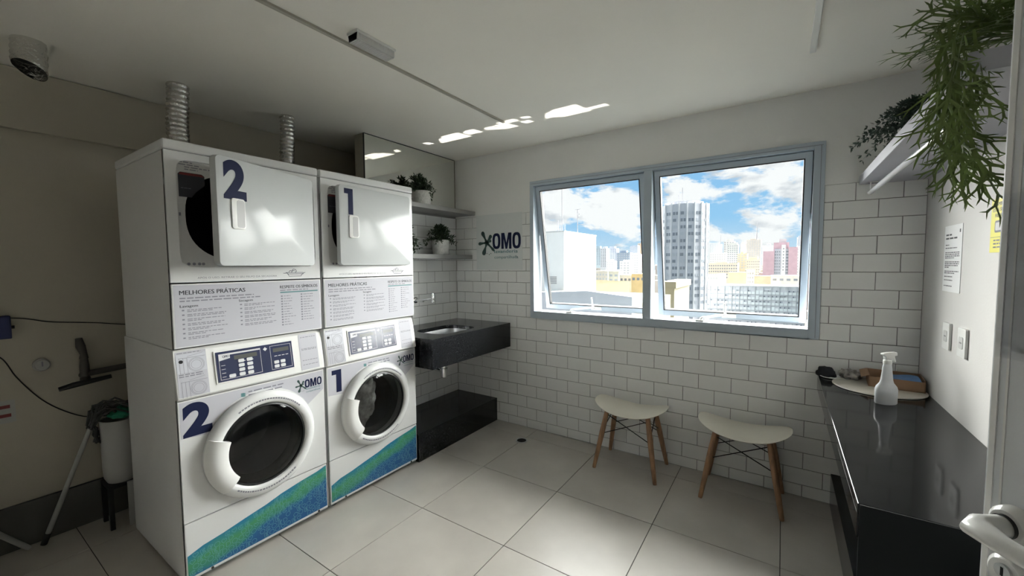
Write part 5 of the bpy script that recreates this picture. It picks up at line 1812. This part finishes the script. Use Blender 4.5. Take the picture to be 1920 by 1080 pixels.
# the blocks behind, one by one
white, grey, beige, tan = (0.70, 0.70, 0.69), (0.52, 0.54, 0.58), (0.68, 0.60, 0.47), (0.70, 0.56, 0.38)
BL = [
    ('tower_block', -413.8, -397.6, 1008, 41.7, (0.40, 0.48, 0.52), 'teal grey high-rise right beside the white rooftop housing', 12, 3),
    ('tower_block', -359.9, -345.4, 912, 37.4, (0.62, 0.63, 0.66), 'light grey high-rise second from the white rooftop housing', 12, 3),
    ('tower_block', -359.5, -337.9, 960, 38.7, (0.50, 0.53, 0.60), 'blue grey high-rise with a flat top in the far skyline', 10, 4),
    ('glass_tower', -278.9, -251.9, 792, 23.1, (0.30, 0.37, 0.46), 'broad dark blue grey office block in the skyline behind white apartment towers', 8, 6),
    ('tower_block', -320.6, -300.6, 1008, 44.3, (0.46, 0.50, 0.56), 'slate grey high-rise beside the brown one, left of the window post', 10, 4),
    ('tower_block', -307.8, -288.0, 1032, 51.5, (0.66, 0.49, 0.34), 'brown high-rise standing tallest beside the window post', 10, 3),
    ('apartment_block', -254.7, -242.3, 672, 5.7, white, 'slim white apartment tower in front of the blue grey high-rises', 8, 3),
    ('apartment_block', -173.6, -160.6, 504, 4.5, (0.76, 0.75, 0.73), 'stepped white apartment tower in the middle distance with three window bays', 9, 3),
    ('apartment_block', -196.2, -185.5, 624, 15.7, (0.74, 0.74, 0.75), 'narrow white apartment tower in front of the slate grey high-rise', 10, 3),
    ('apartment_block', -117.0, -105.5, 280, -4.1, (0.66, 0.62, 0.55), 'beige house with a reddish roof next to the white rooftop housing', 3, 5),
    ('apartment_block', -97.3, -90.3, 259, -4.0, (0.78, 0.72, 0.58), 'plain cream block between the beige house and the pale one', 2, 2),
    ('apartment_block', -82.1, -74.9, 237, -5.8, (0.74, 0.73, 0.66), 'pale low block next to the orange one', 1, 3),
    ('apartment_block', -68.4, -61.0, 216, -4.5, (0.78, 0.56, 0.27), 'orange painted low block beside the window post', 1, 3),
    ('tower_block', -145.5, -115.2, 1008, 43.5, (0.60, 0.61, 0.62), 'wide grey high-rise just right of the round tower', 10, 6),
    ('tower_block', -105.8, -86.0, 960, 46.1, (0.68, 0.67, 0.65), 'pale high-rise with a roof tank behind the dark capped one', 10, 4),
    ('tower_block', -81.5, -65.2, 792, 32.6, (0.60, 0.60, 0.58), 'grey high-rise with dark vertical window stripes', 9, 5),
    ('tower_block', -75.2, -63.7, 960, 40.8, (0.62, 0.55, 0.55), 'slim pinkish grey high-rise beside the domed one', 8, 2),
    ('domed_block', -60.7, -36.7, 912, 45.4, (0.62, 0.57, 0.52), 'broad brownish high-rise with a rounded top and a tall mast', 10, 6),
    ('tower_block', -38.4, -16.6, 1008, 37.8, (0.58, 0.59, 0.61), 'low grey skyline block between the domed high-rise and the pink building', 6, 6),
    ('apartment_block', 11.4, 22.5, 624, 20.2, (0.76, 0.75, 0.74), 'white apartment tower right of the pink building', 10, 2),
    ('tower_block', 26.4, 42.0, 1200, 61.8, (0.48, 0.50, 0.55), 'tall far grey high-rise above the white tower at the window edge', 10, 3),
    ('apartment_block', -99.0, -76.1, 720, 16.9, (0.76, 0.77, 0.77), 'white office block with dark square windows right of the round tower', 8, 7),
    ('apartment_block', -55.8, -43.6, 672, 14.4, (0.70, 0.60, 0.42), 'tan block behind the beige one with window rows', 6, 3),
    ('apartment_block', -36.3, -22.8, 552, 5.0, (0.68, 0.60, 0.46), 'beige block with close rows of windows left of the pink building', 7, 7),
    ('apartment_block', -67.5, -39.7, 480, 0.9, (0.74, 0.67, 0.56), 'long beige block with three rows of dark windows', 5, 13),
    ('low_block', -32.4, -21.1, 324, -5.7, (0.72, 0.60, 0.42), 'blank tan gable wall above the long slab', 0, 0),
    ('low_block', -22.5, -17.8, 345, -4.2, (0.74, 0.68, 0.55), 'narrow cream house between two blank tan walls', 3, 3),
    ('low_block', -15.5, -6.2, 302, -7.6, (0.72, 0.58, 0.40), 'second blank tan wall, in front of the pink building', 0, 0),
    ('low_block', -6.4, 12.5, 314, -7.4, (0.76, 0.73, 0.66), 'long pale blank building in front of the pink one', 1, 5),
    ('low_block', -47.7, -39.2, 324, -7.4, (0.68, 0.68, 0.66), 'low grey white block at the foot of the round tower', 1, 5),
    ('low_block', -40.4, -36.1, 336, -7.2, (0.80, 0.79, 0.76), 'low bright white gable beside the grey white block', 0, 0),
]
rg = random.Random(17)
for nm, x0, x1, y, top, col, lab, rows, cols in BL:
    cap = (rg.uniform(0.1, 0.35), rg.uniform(0.6, 0.9), rg.uniform(1.5, 4.0) * y / 700, tuple(c * 0.92 for c in col)) if y > 400 else None
    tb = block(nm, x0, x1, y, top, (18 if y > 400 else 8), col, lab, rows, cols, rowh=3.1 if y < 600 else 3.6, ww=0.55, cap=cap, first=3.0, m='pane_dark' if rg.random() < 0.6 else 'pane_mid')
    if nm == 'domed_block':
        MB().tube([(4.6, 2, top - GZ), (4.6, 2, top - GZ + 14), (4.6, 2, top - GZ + 33)], [1.2, 0.7, 0.25], 6).build('mast', 'mast', tb)
    if lab.startswith('wide grey'):
        MB().tube([(12.8, 2, top - GZ), (12.8, 2, top - GZ + 20)], [0.6, 0.25], 6).build('mast', 'mast', tb)
# a carpet of smaller, unreadable buildings between them
mb = MB()
rg = random.Random(23)
for i in range(1100):
    y = rg.uniform(240, 1400)
    x = rg.uniform(-0.95 * y, 0.75 * y)
    s_ = rg.uniform(6, 16)
    if y < 260 and -80 < x + s_ and x - s_ < 30:
        continue
    if any(x - s_ < q[2] + 1 and x + s_ > q[1] - 1 and y < q[3] + 19 and y + s_ > q[3] - 1 for q in BL + [('', -17.5, 11.6, 478)]):
        continue
    zt_ = rg.uniform(-44, -26) if y < 500 else rg.uniform(-26, -8 + (y - 500) * 0.018)
    mb.box(x - s_, x + s_, y, y + s_, GZ, zt_)
q = mb.build('city_blocks', mat('city_mix', (0.36, 0.34, 0.31), 0.9, spec=0.2, var=0.25, scale=0.02, col2=(0.52, 0.50, 0.47)), None)
tag(q, 'countless small pale buildings of the city filling the distance', 'buildings', kind='stuff')
